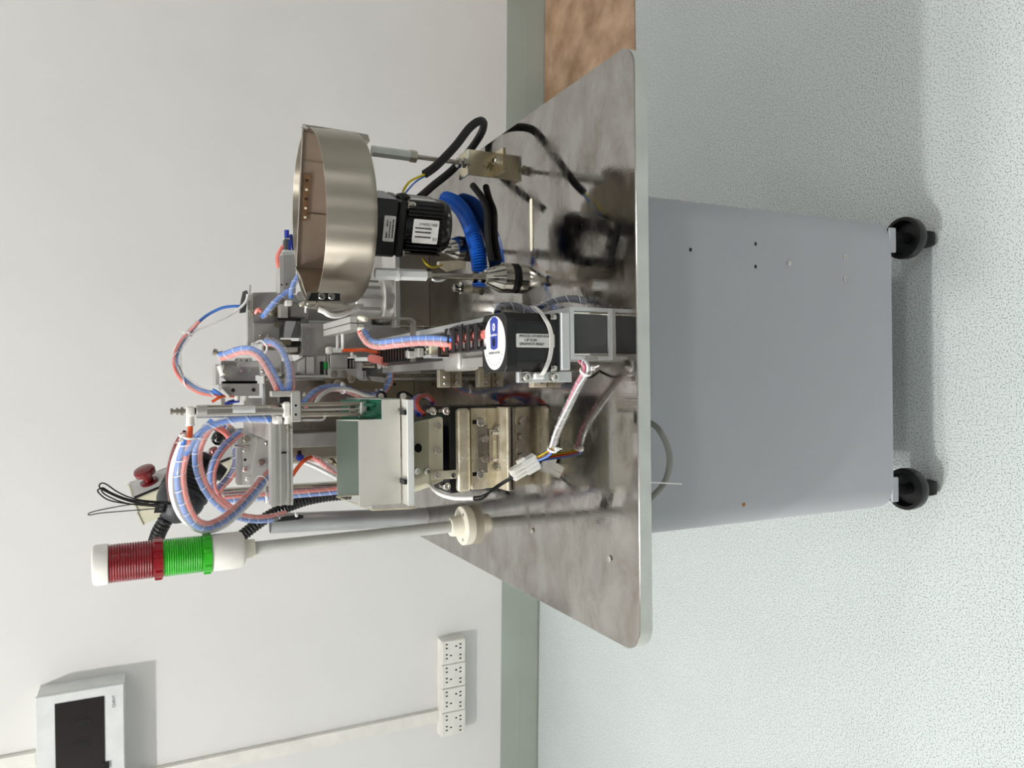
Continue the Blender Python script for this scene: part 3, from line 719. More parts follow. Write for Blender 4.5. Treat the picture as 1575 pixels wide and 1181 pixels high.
# ---- bin bracket
t = thing('bin_bracket', 'cream painted bracket plate with round hole between the bin and the feeder', 'bracket', at(660, 700, 1.08))
def beyond(pts, Y, d, nm, m, par): return obj(nm, poly_px(pts, Y, d), m, par)
beyond([(659.6, 645), (674.8, 640.8), (679, 641.5), (681, 645), (681.6, 739), (659.6, 749)], 1.075, .006, 'lower_plate', 'beige', t)
obj('sloped_plate', PR([at(637, 650, 1.10), at(659.8, 645, 1.0755), at(659.8, 749, 1.0755), at(637, 757, 1.10)], (0, .005, .001)), 'beige', t)
obj('round_hole', L(at(643.5, 689, 1.0925), (0, -(at(637, 700, 1.10).z-at(659.8, 700, 1.0755).z), .0245), [(0, .0068), (.0012, .0068)], 20), 'dark', t)
for q in ((672, 655), (672, 693)): screw(t, at(*q, 1.075), r=.0052, h=.0045)
for q in ((640, 724), (656, 724)): screw(t, at(*q, 1.08), r=.0052, h=.006)
obj('green_edge', PR([at(638, 649, 1.104), at(681, 638, 1.09), at(681, 641, 1.09), at(638, 652, 1.104)], (0, .012, 0)), 'greend', t)
obj('web', B((at(650, 740, 1.1).x, 1.115, zz(690, 1.09)), (at(650, 655, 1.1).x, 1.16, Zpx(640, 700, 1.1)), .001), 'rubber', t)
t2 = thing('joining_strap', 'small cream strap with two screws joining bracket to feeder', 'strap', at(683, 730, 1.068))
obj('strap_plate', box_px(664, 724, 702, 737, 1.066, .004, .0006), 'beige', t2)
for x in (671, 696): screw(t2, at(x, 730.5, 1.066), r=.0046, h=.004)
for i, q in enumerate(((684, 747), (683, 632), (663, 632))):
    o = thing('clamp_bolt', 'chrome clamp bolt %s' % ('below the bin bracket near the white cable', 'above the feeder top plate near the red and blue tube coil', 'beside the bin lip under the red and blue tube coil')[i], 'bolt', at(*q, 1.075))
    obj('bolt_head', L(at(q[0], q[1], 1.082), (0, -1, 0), [(0, .0045), (.003, .0045), (.003, .0058), (.010, .0058), (.011, .0045), (.011, .003), (.007, 0)], 14), 'chrome', o, SM)
    obj('bolt_shank', CY(at(q[0], q[1], 1.08), at(q[0]-8, q[1], 1.08), .003, 8), 'steel', o)

# ---- parts bin
Yf, Yb = 1.06, 1.19
bn = thing('parts_bin', 'open pale metal parts bin with clear end plate in front of the air cylinder', 'parts bin', at(637, 695, 1.1))
zf = lambda px: Zpx(px, 690, Yf)
bxl, bxr = at(580, 777, Yf).x, at(600, 614.5, Yf).x
xn = at(580, 645, Yf).x
z1, zN, zs = zf(552), zf(588), zf(616)
obj('front_panel', PR([(bxl, Yf, z1), (xn, Yf, z1), (xn, Yf, zN), (bxr, Yf, zN), (bxr, Yf, zs), (bxl, Yf, zs)], (0, .0018, 0)), 'binp', bn)
zb = Zpx(518, 700, Yb)
obj('back_panel', PR([(at(530, 763, Yb).x, Yb, zb), (at(530, 645, Yb).x, Yb, zb), (at(530, 645, Yb).x, Yb, zN), (bxr+.002, Yb, zN), (bxr+.002, Yb, zs), (at(530, 763, Yb).x, Yb, zs)], (0, .0018, 0)), 'bing', bn)
obj('step_panel', PR([(xn, Yf+.0018, z1), (at(530, 645, Yb).x, Yb, zb), (at(530, 645, Yb).x, Yb, zN), (xn, Yf+.0018, zN)], (-.0016, 0, 0)), 'binp', bn)
obj('floor_panel', PR([(bxl, Yf+.0018, zs), (bxr, Yf+.0018, zs), (bxr, Yb, zs), (bxl, Yb, zs)], (0, 0, .0015)), 'bing', bn)
obj('right_panel', PR([(bxr, Yf+.0018, zN-.0), (bxr, Yb, zN+.02), (bxr, Yb, zs), (bxr, Yf+.0018, zs)], (.0014, 0, 0)), 'bing', bn)
Yl = 1.028
zl0, zl1 = Zpx(637, 690, Yl), Zpx(629, 690, Yl)
obj('lip_shelf', B((bxl, Yl+.003, zl1-.004), (bxr, Yf+.004, zl1), 0), 'binp', bn)
obj('front_lip', B((at(633, 778, Yl).x, Yl, zl0), (at(633, 614.5, Yl).x, Yl+.003, zl1+.002), .0006), 'plastw', bn)
for y in (634, 740): obj('locating_pin', B(at(620, y+2, 1.045)-V((.0016, .011, .002)), at(620, y-2, 1.045)+V((.0016, .010, .002))), 'black', bn)
for y in (628, 631): obj('shelf_slot', B(at(617, y, 1.0555)-V((.0005, .002, .0045)), at(617, y, 1.0555)+V((.0005, .003, .004))), 'dgrey', bn)
ep = [(bxl-.001, Yl-.002, zl0-.001), (bxl-.001, Yl-.002, zl1+.002), (bxl-.001, Yf-.022, z1-.012), (bxl-.001, Yb, zb+.001), (bxl-.001, Yb, zs-.01), (bxl-.001, Yf, zs-.012)]
e = obj('clear_end_plate', PR(ep, (-.003, 0, 0)), 'clears', bn)
bm = bmesh.new()
for a, b in zip(ep, ep[1:]+ep[:1]): cyl(bm, V(a)-V((.0015, 0, 0)), V(b)-V((.0015, 0, 0)), .0009, 6)
obj('plate_edge', bm, 'bronze', e)
for q in ((632, 779), (633, 783), (646, 783)): pass
# green rubber flaps bunched in the notch
bm = bmesh.new(); random.seed(3)
for k in range(14):
    y0 = 616+26*random.random(); a = at(550+6*random.random(), y0, 1.10+.06*random.random()); b = at(588, y0+4*random.uniform(-1, 1), 1.075+.04*random.random())
    m_ = a.lerp(b, .5)+V((0, -.006, 0)); tube(bm, [a, m_, b], .0032, 6, 5)
gfl = obj('green_flaps', bm, 'greend', bn); gfl['kind'] = 'stuff'
obj('green_liner', PR([(bxr-.001, Yf+.02, zN-.01), (bxr-.001, Yb-.004, zN+.03), (at(560, 645, Yb).x, Yb-.004, zN+.03), (at(560, 645, Yb).x, Yf+.02, zN-.01)], (0, 0, -.003)), 'greend', bn)

# ---- vertical air cylinder and the profile arm that carries it
Yc = 1.12
C_ = lambda px, py=632: at(px, py, Yc)
cy_ = thing('air_cylinder', 'slim chrome air cylinder standing over the parts bin', 'air cylinder', C_(565))
up_ = V((0, 0, 1)); rpm = .95/1171
b0 = C_(434); b1 = C_(302); b1.x = b0.x
obj('cylinder_tube', CY(b0, b1, .0073, 24), 'chrome', cy_, True)
obj('side_rod', CY(C_(436, 626)+V((0, .006, 0)), C_(318, 626)+V((0, .006, 0)), .0028, 10), 'steeld', cy_, True)
obj('label_band', L(C_(392), (0, 0, 1), [(0, .00745), (.03, .00745)], 24), 'plastw', cy_, True)
kn = bmesh.new(); lathe(kn, C_(318), up_, [(0, .0085), (.0125, .0085), (.0135, .0075)], 18)
obj('end_cap', kn, 'alu', cy_)
obj('cap_neck', CY(C_(304), C_(297), .0045, 14), 'rubber', cy_)
ef = obj('elbow_fitting', box_px(286, 625, 300, 641, Yc-.007, .014, .003, 2), 'plast', cy_, SM)
obj('elbow_leg', CY(C_(292.5, 640), C_(292.5, 653), .0052, 14), 'plast', ef, True)
obj('elbow_collar', CY(C_(292.5, 652), C_(292.5, 655), .0058, 14), 'white', ef)
sp = obj('speed_screw', L(C_(287, 632), up_, [(0, .003), (.004, .003), (.004, .0056), (.0075, .0056), (.0075, .003), (.0105, .003), (.0105, .0048), (.013, .0048), (.013, .0026), (.017, .0026), (.017, .0042), (.020, .0042)], 12), 'steel', cy_)
obj('clamp_block', box_px(448, 603, 463, 649, Yc-.012, .03, .001), 'alu', cy_)
for y in (623.5, 637.5): hole(cy_, at(455, y, Yc-.012), .0018)
obj('tube_foot', box_px(435, 618, 448, 643, Yc-.008, .02, .003), 'plast', cy_)
obj('guide_arm', box_px(417, 601, 462, 610, Yc-.010, .016, .001), 'alu', cy_)
obj('guide_block', box_px(430, 609, 449, 620, Yc-.002, .02, .001), 'black', cy_)
for y in (603.5,): screw(cy_, at(466, y+3, Yc), (0, 0, -1), r=.003)
for y, m, r in ((622, 'steel', .0032), (630, 'chrome', .0021), (638, 'steeld', .0032)):
    a, b = C_(462, y), C_(556, y); b.x = a.x-.001; obj('guide_rod', CY(a, b, r, 12), m, cy_, True)
obj('end_plate', box_px(555, 618, 565, 643, Yc-.006, .014, .001), 'alu', cy_)
for y in (622, 636): hole(cy_, at(560.5, y, Yc-.006), .0016)
obj('rod_nut', L(C_(546, 630), up_, [(0, .0048), (.008, .0048)], 6), 'steel', cy_)
obj('clear_guard', TU([at(463, 646, Yc-.008), at(490, 646, Yc-.008), at(498, 644, Yc-.008), at(500, 638, Yc-.008)], .0018, 6), 'clear', cy_, True)
for x, w_ in ((428, 9), (443, 7)):
    o = obj('port_fitting', CY(C_(x, 640), C_(x, 652), .0055, 14), 'plast', cy_, True)
obj('port_elbow', CY(C_(419, 645), C_(432, 645), .0056, 14), 'white', cy_, True)
obj('port_screw', L(C_(443.5, 652), (-1, 0, 0), [(0, .0028), (.003, .0028), (.003, .0048), (.006, .0048), (.006, .0024), (.012, .0024)], 10), 'steel', cy_)
pr_ = thing('aluminium_profile', 'slotted aluminium profile arm carrying the air cylinder over the bin', 'profile', at(434, 715, 1.15))
xa, xb = at(434, 778, 1.13).x, at(434, 648, 1.13).x; zA, zB = Zpx(450.5, 715, 1.13), Zpx(417.5, 715, 1.13); hz = zB-zA
bm = bmesh.new()
for f0, f1, y0 in ((0, .2, 1.13), (.2, .38, 1.134), (.38, .46, 1.13), (.46, .72, 1.137), (.72, .80, 1.13), (.80, .9, 1.134), (.9, 1, 1.13)): bx(bm, (xa, y0, zB-hz*f1), (xb, 1.16, zB-hz*f0))
obj('profile_body', bm, 'alu', pr_)
p = at(438, 696, 1.136); obj('slot_nut', B((p.x-.0012, 1.133, p.z-.005), (p.x+.0012, 1.138, p.z+.005)), 'black', pr_)
obj('profile_mount', B((xb-.03, 1.16, zA), (xb, 1.455, zB), .002), 'alud', pr_)

# ---- drum feeder on three threaded legs
DC = V((.246, 1.115, .878)); DR, DH = .1235, .072
dax = V((-.030, .0, 1)).normalized()
dr = thing('drum_feeder', 'large round brushed steel feeder drum standing on threaded legs', 'drum', DC)
R_ = DR
obj('drum_shell', L(DC, dax, [(0, R_-.016), (.0025, R_-.006), (.007, R_-.0015), (.013, R_), (DH, R_), (DH, R_-.0018), (.014, R_-.0018), (.006, R_-.010), (.005, R_-.016)], 96), 'drum', dr, SM)
obj('drum_floor', L(DC+dax*.003, dax, [(0, R_-.012), (.004, R_-.012)], 64), 'drumin', dr)
def dp(a, r, h): return DC+V((math.cos(a)*r, math.sin(a)*r, 0))+dax*h
bm = bmesh.new(); random.seed(11)
for k in range(150):
    a = random.uniform(math.radians(190), math.radians(345)); r = R_-.006-abs(random.gauss(0, .014)); p = dp(a, r, .010+random.random()*.026)
    d = V((random.uniform(-1, 1), random.uniform(-1, 1), random.uniform(-.5, .5))).normalized(); cyl(bm, p-d*.006, p+d*.006, .0022, 6)
s_ = obj('small_black_parts', bm, 'black', dr); s_['kind'] = 'stuff'
# divider sheet across the opening and its outer strap
a0, a1 = at(467, 192, 1.105), at(457, 411, 1.185)
bm = bmesh.new(); prism(bm, [a0, a1, a1-V((0, 0, .062)), a0-V((0, 0, .075))], (.0004, .0018, 0))
dv = obj('divider_sheet', bm, 'drumin', dr)
bm = bmesh.new(); prism(bm, [at(a, b, 1.09) for a, b in ((467, 191), (540, 202), (566, 207), (569, 217), (556, 214), (538, 209), (474, 197))], (0, .02, 0))
prism(bm, [a0+V((0, -.004, .0)), a1+V((0, -.004, 0)), a1+V((0, .0015, .0008)), a0+V((0, .0015, .0008))], (0, 0, .0012))
obj('side_strap', bm, 'steel', dr)
b0, b1 = a0.lerp(a1, .33), a0.lerp(a1, .655); o_ = V((-.001, -.004, -.003))
bs_ = obj('perforated_strip', PR([b0+o_, b1+o_, b1+o_-V((0, 0, .008)), b0+o_-V((0, 0, .009))], (0, .0012, 0)), 'brownp', dr)
for k in range(5):
    p = b0.lerp(b1, .12+k*.2)+o_-V((0, 0, .0045)); obj('strip_hole', L(p, (0, -1, 0), [(0, .0022), (.0005, .0022)], 10), 'dark' if k in (0, 2) else 'cream', bs_)
for f in (.24, .6): 
    p = a0.lerp(a1, f); obj('seam_rib', B(p+V((-.0006, -.0016, -.064)), p+V((.0006, .0004, -.003))), 'steel', dv)
# outlet flap and its screwed clip on the left
q0, q1, q2, q3 = at(453, 410, 1.19), at(473, 460, 1.075), at(500, 455, 1.06), at(492, 410, 1.16)
obj('outlet_flap', PR([q0, q0.lerp(q1, .48), at(463, 431, 1.14)+V((.004, 0, 0)), q0.lerp(q1, .56), q1, V((q1.x, q1.y, q2.z)), V((q0.x, q0.y, q3.z-.02))], (.0016, .0006, 0)), 'steeld', dr)
oc = obj('outlet_clip', PR([at(474, 449, .998), at(524, 451, .998), at(524, 463, .998), at(470, 463, .998), at(470, 458, .998)], (0, .002, 0)), 'steel', dr)
obj('clip_back', PR([at(479, 450, .9965), at(523, 451.5, .9965), at(523, 462.5, .9965), at(474, 462.5, .9965)], (0, .001, 0)), 'blackm', dr)
for x in (494, 509): screw(dr, at(x, 456, .9965), r=.0046, h=.005)
obj('outlet_tray', PR([at(470, 461, 1.0), at(540, 470, 1.0), at(552, 466, 1.0), at(552, 471, 1.0), at(520, 474, 1.0), at(472, 466, 1.0)], (0, .05, 0)), 'drum', dr)
obj('outlet_hook', TU([at(469, 460, 1.0), at(470, 470, .998), at(478, 473, .997), at(487, 468, .997), at(486, 463, 1.0)], .0011, 6), 'steel', dr)
obj('hook_pin', CY(at(470, 460, 1.0), at(470, 481, 1.0), .0012, 8), 'plast', dr)

# legs
def hexrod(p0, p1, r, n=6): return CY(p0, p1, r, n)
f1 = on(788, 428); zh0, zh1 = Zpx(655, 420, f1.y), Zpx(577, 418, f1.y)
t = thing('threaded_stand', 'front drum leg with white hexagonal sleeve and steel cone foot', 'drum leg', f1)
lx = lambda z: V((f1.x-.004*(z-.66)/.2, f1.y, z))
obj('hex_sleeve', hexrod(lx(zh0), lx(zh1), .0082), 'plastw', t)
obj('sleeve_tie', L(lx(Zpx(613, 418, f1.y)), (0, 0, 1), [(0, .0094), (.004, .0094)], 12), 'white', t)
obj('lock_nut', CY(lx(zh0-.007), lx(zh0), .0092, 6), 'steeld', t)
zn = Zpx(729, 423, f1.y); obj('threaded_rod', CY(lx(.69), lx(zh0), .0044, 12), 'steel', t, True)
for a, b in ((zn-.004, zn+.003), (zn-.017, zn-.010)): obj('rod_nut', CY(lx(a), lx(b), .0085, 6), 'chrome', t)
zc = Zpx(746, 425, f1.y)
def cone(t, p, zc, R):
    h = zc-.66
    obj('cone_foot', L((p.x, p.y, .6665), (0, 0, 1), [(0, R), (h*.28, R), (h*.30, R*1.0), (h*.86, R*.46), (h*.88, R*.34), (h, R*.32)], 28), 'chrome', t, SM)
    obj('rubber_ring', L((p.x, p.y, .66), (0, 0, 1), [(0, R*.98), (.0068, R*.98)], 28), 'rubber', t, SM)
cone(t, f1, zc, .0228)
f2 = on(716, 383)
t = thing('threaded_stand', 'rear drum leg half hidden behind the geared motor', 'drum leg', f2)
obj('threaded_rod', CY((f2.x, f2.y, .68), (f2.x, f2.y, .80), .0044, 12), 'steel', t, True)
obj('hex_sleeve', hexrod((f2.x, f2.y, .80), (f2.x, f2.y, .884), .0098), 'plastw', t)
cone(t, f2, .70, .0215)
f3 = on(761, 252)
t = thing('threaded_stand', 'right drum leg with grey hexagonal sleeve on a folded bracket', 'drum leg', at(720, 252, f3.y))
l0, l1, l2, l3 = at(572, 232, f3.y), at(630, 239.5, f3.y), at(640, 241, f3.y), at(722, 252, f3.y)
for q in (l0, l1, l2): q.x = l3.x+(q.x-l3.x)*1
obj('hex_sleeve', hexrod(l1, l0, .0082), 'slab', t)
obj('lock_nut', CY(l2, l1, .0095, 6), 'steeld', t)
obj('threaded_rod', CY(l3, l2, .0036, 12), 'steel', t, True)
for a in (703, 711): obj('rod_nut', CY(at(a, 250, f3.y), at(a+5, 250.5, f3.y), .0082, 6), 'steel', t)
t = thing('leg_bracket', 'folded shiny steel bracket bolted to the table under the right drum leg', 'bracket', f3)
bxl_, bxr_ = at(740, 271, f3.y).x, at(740, 232, f3.y).x; zt2 = Zpx(719, 252, f3.y)
bm = bmesh.new(); bx(bm, (bxl_, f3.y, TZ), (bxr_, f3.y+.0022, zt2)); bx(bm, (bxl_, f3.y+.0022, zt2-.0022), (bxr_, f3.y+.035, zt2)); bx(bm, (bxl_+.002, f3.y-.036, TZ), (bxr_-.002, f3.y, TZ+.0022))
obj('bracket_plate', bm, 'steelw', t)
obj('fold_edge', B((bxl_, f3.y-.0008, zt2-.003), (bxr_, f3.y+.001, zt2+.0004), .0005), 'chrome', t)
screw(t, (f3.x, f3.y-.016, TZ+.0022), (0, 0, 1), r=.0068, h=.008, washer=1.35)
obj('rubber_pad', CY((f3.x, f3.y+.022, zt2-.02), (f3.x, f3.y+.022, zt2-.0024), .014, 16), 'rubber', t)

# ---- geared motor hanging under the drum
g = thing('geared_motor', 'black ribbed geared motor hanging under the steel drum', 'motor', (.238, 1.08, .74))
gy = math.radians(-22)                                   # turned so that its right side shows
gu, gv = V((math.cos(gy), math.sin(gy), 0)), V((-math.sin(gy), math.cos(gy), 0))
GC = at(600, 352, 1.03)+gv*.042; GC.z = 0
def gp_(a, b, z): return GC+gu*a+gv*b+V((0, 0, z))
zg0, zg1 = Zpx(612, 352, 1.03), .879
def gbox(a0, a1, b0, b1, z0, z1, bev=0, bm=None, shift=0):
    bm = bm or bmesh.new(); t_ = bmesh.new(); bx(t_, (a0, b0, z0), (a1, b1, z1), bev)
    for v in t_.verts: v.co = gp_(v.co.x+(zg1-v.co.z)*shift, v.co.y, v.co.z)
    me = bpy.data.meshes.new('x'); t_.to_mesh(me); t_.free(); bm.from_mesh(me); bpy.data.meshes.remove(me); return bm
hh = .0405
obj('gear_case', gbox(-hh, hh, -hh, hh, zg0, zg1, .003), 'blackm', g)
zm_ = Zpx(701, 352, 1.03)
bm = gbox(-hh*.98, hh*.98, -hh*.98, hh*.98, zg0-.012, zg0-.0008, .002)
obj('motor_flange', bm, 'black', g)
mc = GC+gu*.002+V((0, 0, 0))
pr_m = [(0, .010), (.001, .026), (.004, .035), (.010, .0385), (.017, .0395), (zg0-.012-zm_, .0395)]
obj('motor_barrel', L((mc.x, mc.y, zm_), (0, 0, 1), pr_m, 40), 'blackm', g, SM)
bm = bmesh.new()
for k in range(-6, 7):
    if abs(k) < 3 and False: continue
    gbox(k*.0055-.0012, k*.0055+.0012, -.0405, -.02, zm_+.020, zg0-.014, 0, bm)
obj('cooling_ribs', bm, 'blackm', g)
bm = bmesh.new(); gbox(.018, .0405, -.034, .034, zm_+.018, zg0-.012, .004, bm)
obj('side_flat', bm, 'black', g)
for a in (-.034, .034): screw(g, gp_(a, -.0345, zg0-.012), (0, 0, -1), r=.0058, h=.011, washer=1.15, m='steel')
lb = obj('gear_label', PR([gp_(x, -.0406, z) for x, z in rrect(-.018, zg0+.004, .018, zg0+.0205, .0015, 3)], -gv*.0005), 'label', g)
def print_rows(par, rows, y):
    """rows of print too small to read, as short ink strokes"""
    bm = bmesh.new(); random.seed(5)
    for a0_, a1_, z, h in rows:
        a = a0_
        while a < a1_:
            w_ = random.uniform(.0008, .0030); gbox(a, min(a1_, a+w_), y, y+.0003, z, z+h, 0, bm); a += w_+.0007
    obj('print_rows', bm, 'ink', par)
print_rows(lb, [(-.013, .013, zg0+.006, .0022), (-.013, .010, zg0+.0105, .0018), (-.013, -.004, zg0+.0145, .0022), (.003, .012, zg0+.0145, .0022)], -.0413)
lb = obj('motor_label', PR([gp_(x, -.0412, z) for x, z in rrect(-.017, zm_+.027, .017, zg0-.022, .002, 3)], -gv*.0008), 'label', g)
text('3RK15GN-C', .0052, 'ink', lb, gp_(.0105, -.0422, (zm_+.027+zg0-.022)/2-.003), (0, 0, 1), -gu, depth=.0001)
bm = bmesh.new(); random.seed(6)
for a in (.0035, -.0022, -.0090):
    z = zm_+.038
    while z < zg0-.0255:
        w_ = random.uniform(.0008, .0028); gbox(a, a+.0019, -.0425, -.0420, z, min(z+w_, zg0-.025), 0, bm); z += w_+.0006
obj('print_rows', bm, 'ink', lb)
text('CE', .0056, 'ink', lb, gp_(-.010, -.0422, zm_+.0315), (0, 0, 1), -gu, align='CENTER', depth=.0001)
sl_ = obj('side_label', gbox(.0406, .0410, -.022, .010, zm_+.028, zg0-.018), 'label', g)
gm = obj('cable_gland', L(gp_(.040, -.012, zg0-.012), gu, [(0, .011), (.003, .0105), (.006, .006), (.007, .003)], 16), 'black', g)
# its leads
tag(obj('yellow_wire', TU([gp_(.045, -.012, zg0-.012), at(621, 292, 1.05), at(632, 278, 1.05), at(656, 267, 1.05)], .0017, 6), 'yellow', None, True), 'yellow lead from geared motor into black sleeve', 'wire')
tag(obj('blue_wire', TU([gp_(.045, -.010, zg0-.014), at(625, 295, 1.055), at(640, 279, 1.055), at(657, 269, 1.052)], .0015, 6), 'blue', None, True), 'blue lead from geared motor beside the yellow one', 'wire')
tag(obj('black_sleeve_cable', TU([at(653, 268, 1.05), at(672, 254, 1.05), at(700, 225, 1.05), at(722, 197, 1.055), at(738, 186, 1.06), at(744, 191, 1.09), at(739, 207, 1.13), at(722, 232, 1.16), at(695, 262, 1.17), at(668, 284, 1.16), at(646, 303, 1.14)], .0062, 10), 'rubber', None, True),
    'thick black sleeved cable looping up to the right of the geared motor', 'cable')
tag(obj('black_sleeve_cable', TU([on(727, 285, .672), on(742, 305, .666), on(749, 325, .666), on(750, 355, .666), on(752, 378, .666), on(756, 400, .666)], .0056, 10), 'rubber', None, True),
    'black sleeved cable lying on the table beyond the geared motor', 'cable')
coil = [on(686, 306, .676), on(700, 312, .676), on(714, 328, .676), on(725, 352, .676), on(733, 380, .676), on(737, 408, .676), on(738, 440, .676)]
tag(obj('coiled_air_hose', TU(coil, .012, 12, 30, rf=lambda i, n: .0118+.0022*math.sin(i*2*math.pi/4)), 'bluec', None, True), 'bright blue coiled air hose lying on the table behind the motor', 'hose')
tag(obj('yellow_purple_wire', TU([at(650, 398, 1.08), at(656, 406, 1.07), at(666, 411, 1.08), at(680, 408, 1.1)], .0017, 6), 'yellow', None, True), 'yellow lead under the geared motor by the front drum leg', 'wire')
tag(obj('white_flat_strip', TU([at(655, 421, 1.06), at(668, 431, 1.055), at(680, 431, 1.055), at(690, 425, 1.06)], .0022, 6), 'aluw', None, True), 'short pale strip curling behind the front drum leg', 'strip')
tag(obj('small_guide_plate', PR([at(675, 402, 1.13), at(705, 400, 1.13), at(717, 402, 1.13), at(717, 411, 1.13), at(690, 417, 1.13), at(676, 408, 1.13)], (0, .01, 0)), 'bronze'), 'small folded cream plate between motor and front drum leg', 'plate')
t = thing('clamp_bolt', 'chrome bolt with washer standing in front of the low steel cabinet', 'bolt', at(712, 443, 1.2))
obj('bolt_head', L(at(698, 443, 1.2), (0, 0, -1), [(0, .0068), (.010, .0068), (.011, .0062)], 14), 'chrome', t, SM)
obj('washer', L(at(708, 443, 1.2), (0, 0, -1), [(0, .0105), (.002, .0105)], 18), 'chrome', t)
obj('bolt_post', L(at(709, 443, 1.2), (0, 0, -1), [(0, .006), (at(709, 443, 1.2).z-TZ, .006)], 12), 'bronze', t, True)

# ---- low steel cabinet behind the drum motor, and the round housing on it
t = thing('steel_base_box', 'low dark stainless box on the table behind the drum feeder', 'base box', (.17, 1.5, TZ))
xL, xR = at(640, 502, 1.41).x, at(640, 385, 1.41).x
obj('box_front', B((xL, 1.41, TZ), (xR, 1.49, Zpx(615, 450, 1.41)), .001), 'steeld', t)
obj('box_lid', B((xL-.002, 1.407, Zpx(615, 450, 1.41)), (xR+.002, 1.495, Zpx(607, 450, 1.41)), .001), 'alu', t)
zl = Zpx(607, 450, 1.41)
t = thing('round_housing', 'pale aluminium round housing standing on the low steel box', 'housing', (at(600, 462, 1.45).x, 1.452, zl))
c_ = V((at(600, 462, 1.45).x, 1.452, zl))
obj('housing_flange', L(c_, (0, 0, 1), [(0, .044), (.004, .046), (.018, .046), (.021, .043)], 32), 'alu', t, SM)
obj('housing_body', L(c_+V((0, 0, .020)), (0, 0, 1), [(0, .036), (.05, .036), (.053, .034)], 32), 'alu', t, SM)
for k in range(5):
    a = math.radians(200+k*35); p = c_+V((math.cos(a)*.0355, math.sin(a)*.0355, .024)); obj('housing_rib', B(p-V((.003, .003, 0)), p+V((.003, .003, .044)), .0006), 'alud', t)

# ---- main dark plate of the rear frame
Yp = 1.52
def plate(px0, py0, px1, py1, Y, d, nm, m, par=None, bev=.0008, z0=None):
    ym = (py0+py1)/2; xm = (px0+px1)/2
    zt = at(px0, ym, Y).z; zb = at(px1, ym, Y).z if z0 is None else z0
    return obj(nm, B((at(xm, py1, Y).x, Y, zb), (at(xm, py0, Y).x, Y+d, zt), bev), m, par)
t = thing('steel_bulkhead', 'tall dark mirror steel frame plate standing across the back of the table', 'frame plate', at(630, 640, Yp))
plate(407, 568, 640, 704, Yp, .012, 'frame_plate', 'steeld', t, z0=TZ)
plate(410, 581.5, 640, 584.5, Yp-.012, .012, 'plate_step', 'alum', t, z0=TZ)
plate(576, 586, 640, 616, Yp-.008, .008, 'lower_panel', 'bronzed', t, z0=TZ)
hole(t, at(607, 591, Yp-.008), .003); 
for q in ((583, 607), (620, 608)):
    screw(t, at(*q, Yp-.008), r=.008, h=.006, m='steel')
plate(404, 590, 409, 664, Yp-.012, .012, 'bright_edge', 'aluw', t)
plate(440, 672, 518, 704, Yp-.03, .03, 'front_fin', 'steeld', t)

# ---- upper left machined plates
Ym = 1.46
m_ = thing('machined_plate', 'grey machined plate with slanted arm and bolts, left of the air cylinder', 'plate', at(425, 700, Ym))
beyond([(371, 659), (409, 661), (418, 668), (418, 746), (371, 746)], Ym, .03, 'plate_body', 'alum', m_)
beyond([(396, 673), (413, 674), (420, 690), (407, 730), (399, 748), (383, 746), (390, 716)], Ym-.006, .0058, 'slanted_arm', 'alum', m_)
beyond([(365, 660), (371.5, 660), (371.5, 746), (365, 746)], Ym-.001, .034, 'edge_strip', 'alud', m_)
for q, r in (((379, 675), .0062), ((412, 680), .0058), ((402, 712), .0066)): screw(m_, at(*q, Ym-.006), r=r, h=.004, m='steel', washer=1.15)
for q in ((377, 692), (377, 722), (381, 736)): screw(m_, at(*q, Ym), r=.0042, h=.003)
for q in ((380, 661), (404, 660), (377, 707)): hole(m_, at(*q, Ym), .0026)
plate(375, 612, 405, 666, Yp-.004, .01, 'upper_plate', 'alum', m_)
plate(418, 668, 424, 690, Ym+.01, .045, 'stand_plate', 'alud', m_, z0=TZ)
# blocks A, B, C around the top of the frame
a_ = thing('slide_block', 'stacked grey machined slide blocks at the top of the rear frame', 'slide block', at(400, 590, 1.42))
beyond([(337, 563), (344, 580), (352, 586), (393, 586), (393, 577), (400, 577), (400, 564), (366, 563), (352, 561)], 1.42, .05, 'upper_block', 'alud', a_)
beyond([(341, 590), (399, 590), (399, 609), (353, 609), (341, 599)], 1.40, .06, 'lower_block', 'alud', a_)
plate(343, 586, 396, 590, 1.43, .03, 'slide_gap', 'dark', a_)
plate(331, 560, 337, 592, 1.41, .05, 'end_strip', 'alu', a_)
for q in ((358.5, 600), (390, 599.5)): hole(a_, at(*q, 1.40), .0034)
plate(366, 556, 400, 564, 1.415, .02, 'top_bar', 'alu', a_)
for x in (369, 377, 386): screw(a_, at(x, 554, 1.42), (0, -.3, 1), r=.0042, h=.008)
for x in (371, 384): screw(a_, at(x, 571, 1.42), r=.003, h=.003)
beyond([(342, 598), (353, 609), (351, 612), (339, 601)], 1.395, .01, 'white_wedge', 'plast', a_)
e_ = obj('elbow_fitting', CY(at(339, 562, 1.40), at(344, 577, 1.40), .006, 14), 'plast', a_, True)
obj('elbow_port', L(at(347, 571, 1.402), (0, -1, 0), [(0, .009), (.006, .009), (.006, .006), (.012, .006)], 16), 'chrome', a_, SM)
obj('speed_screw', L(at(344, 545, 1.40), (.3, 0, 1), [(0, .003), (.004, .006), (.008, .003), (.012, .003), (.012, .0055), (.018, .0055)], 10), 'steeld', a_)
plate(400, 538, 433, 578, 1.405, .02, 'side_plate', 'alum', a_)
for q in ((406, 569.5), (425, 570)): screw(a_, at(*q, 1.405), r=.0056, h=.004, m='steel')
for x, m in ((365, 'plast'), (378, 'plast')): obj('hose_nipple', CY(at(x, 609, 1.42), at(x, 616, 1.42), .0045, 12), m, a_, True)
plate(340, 612, 346, 628, 1.43, .02, 'left_post', 'alud', a_)
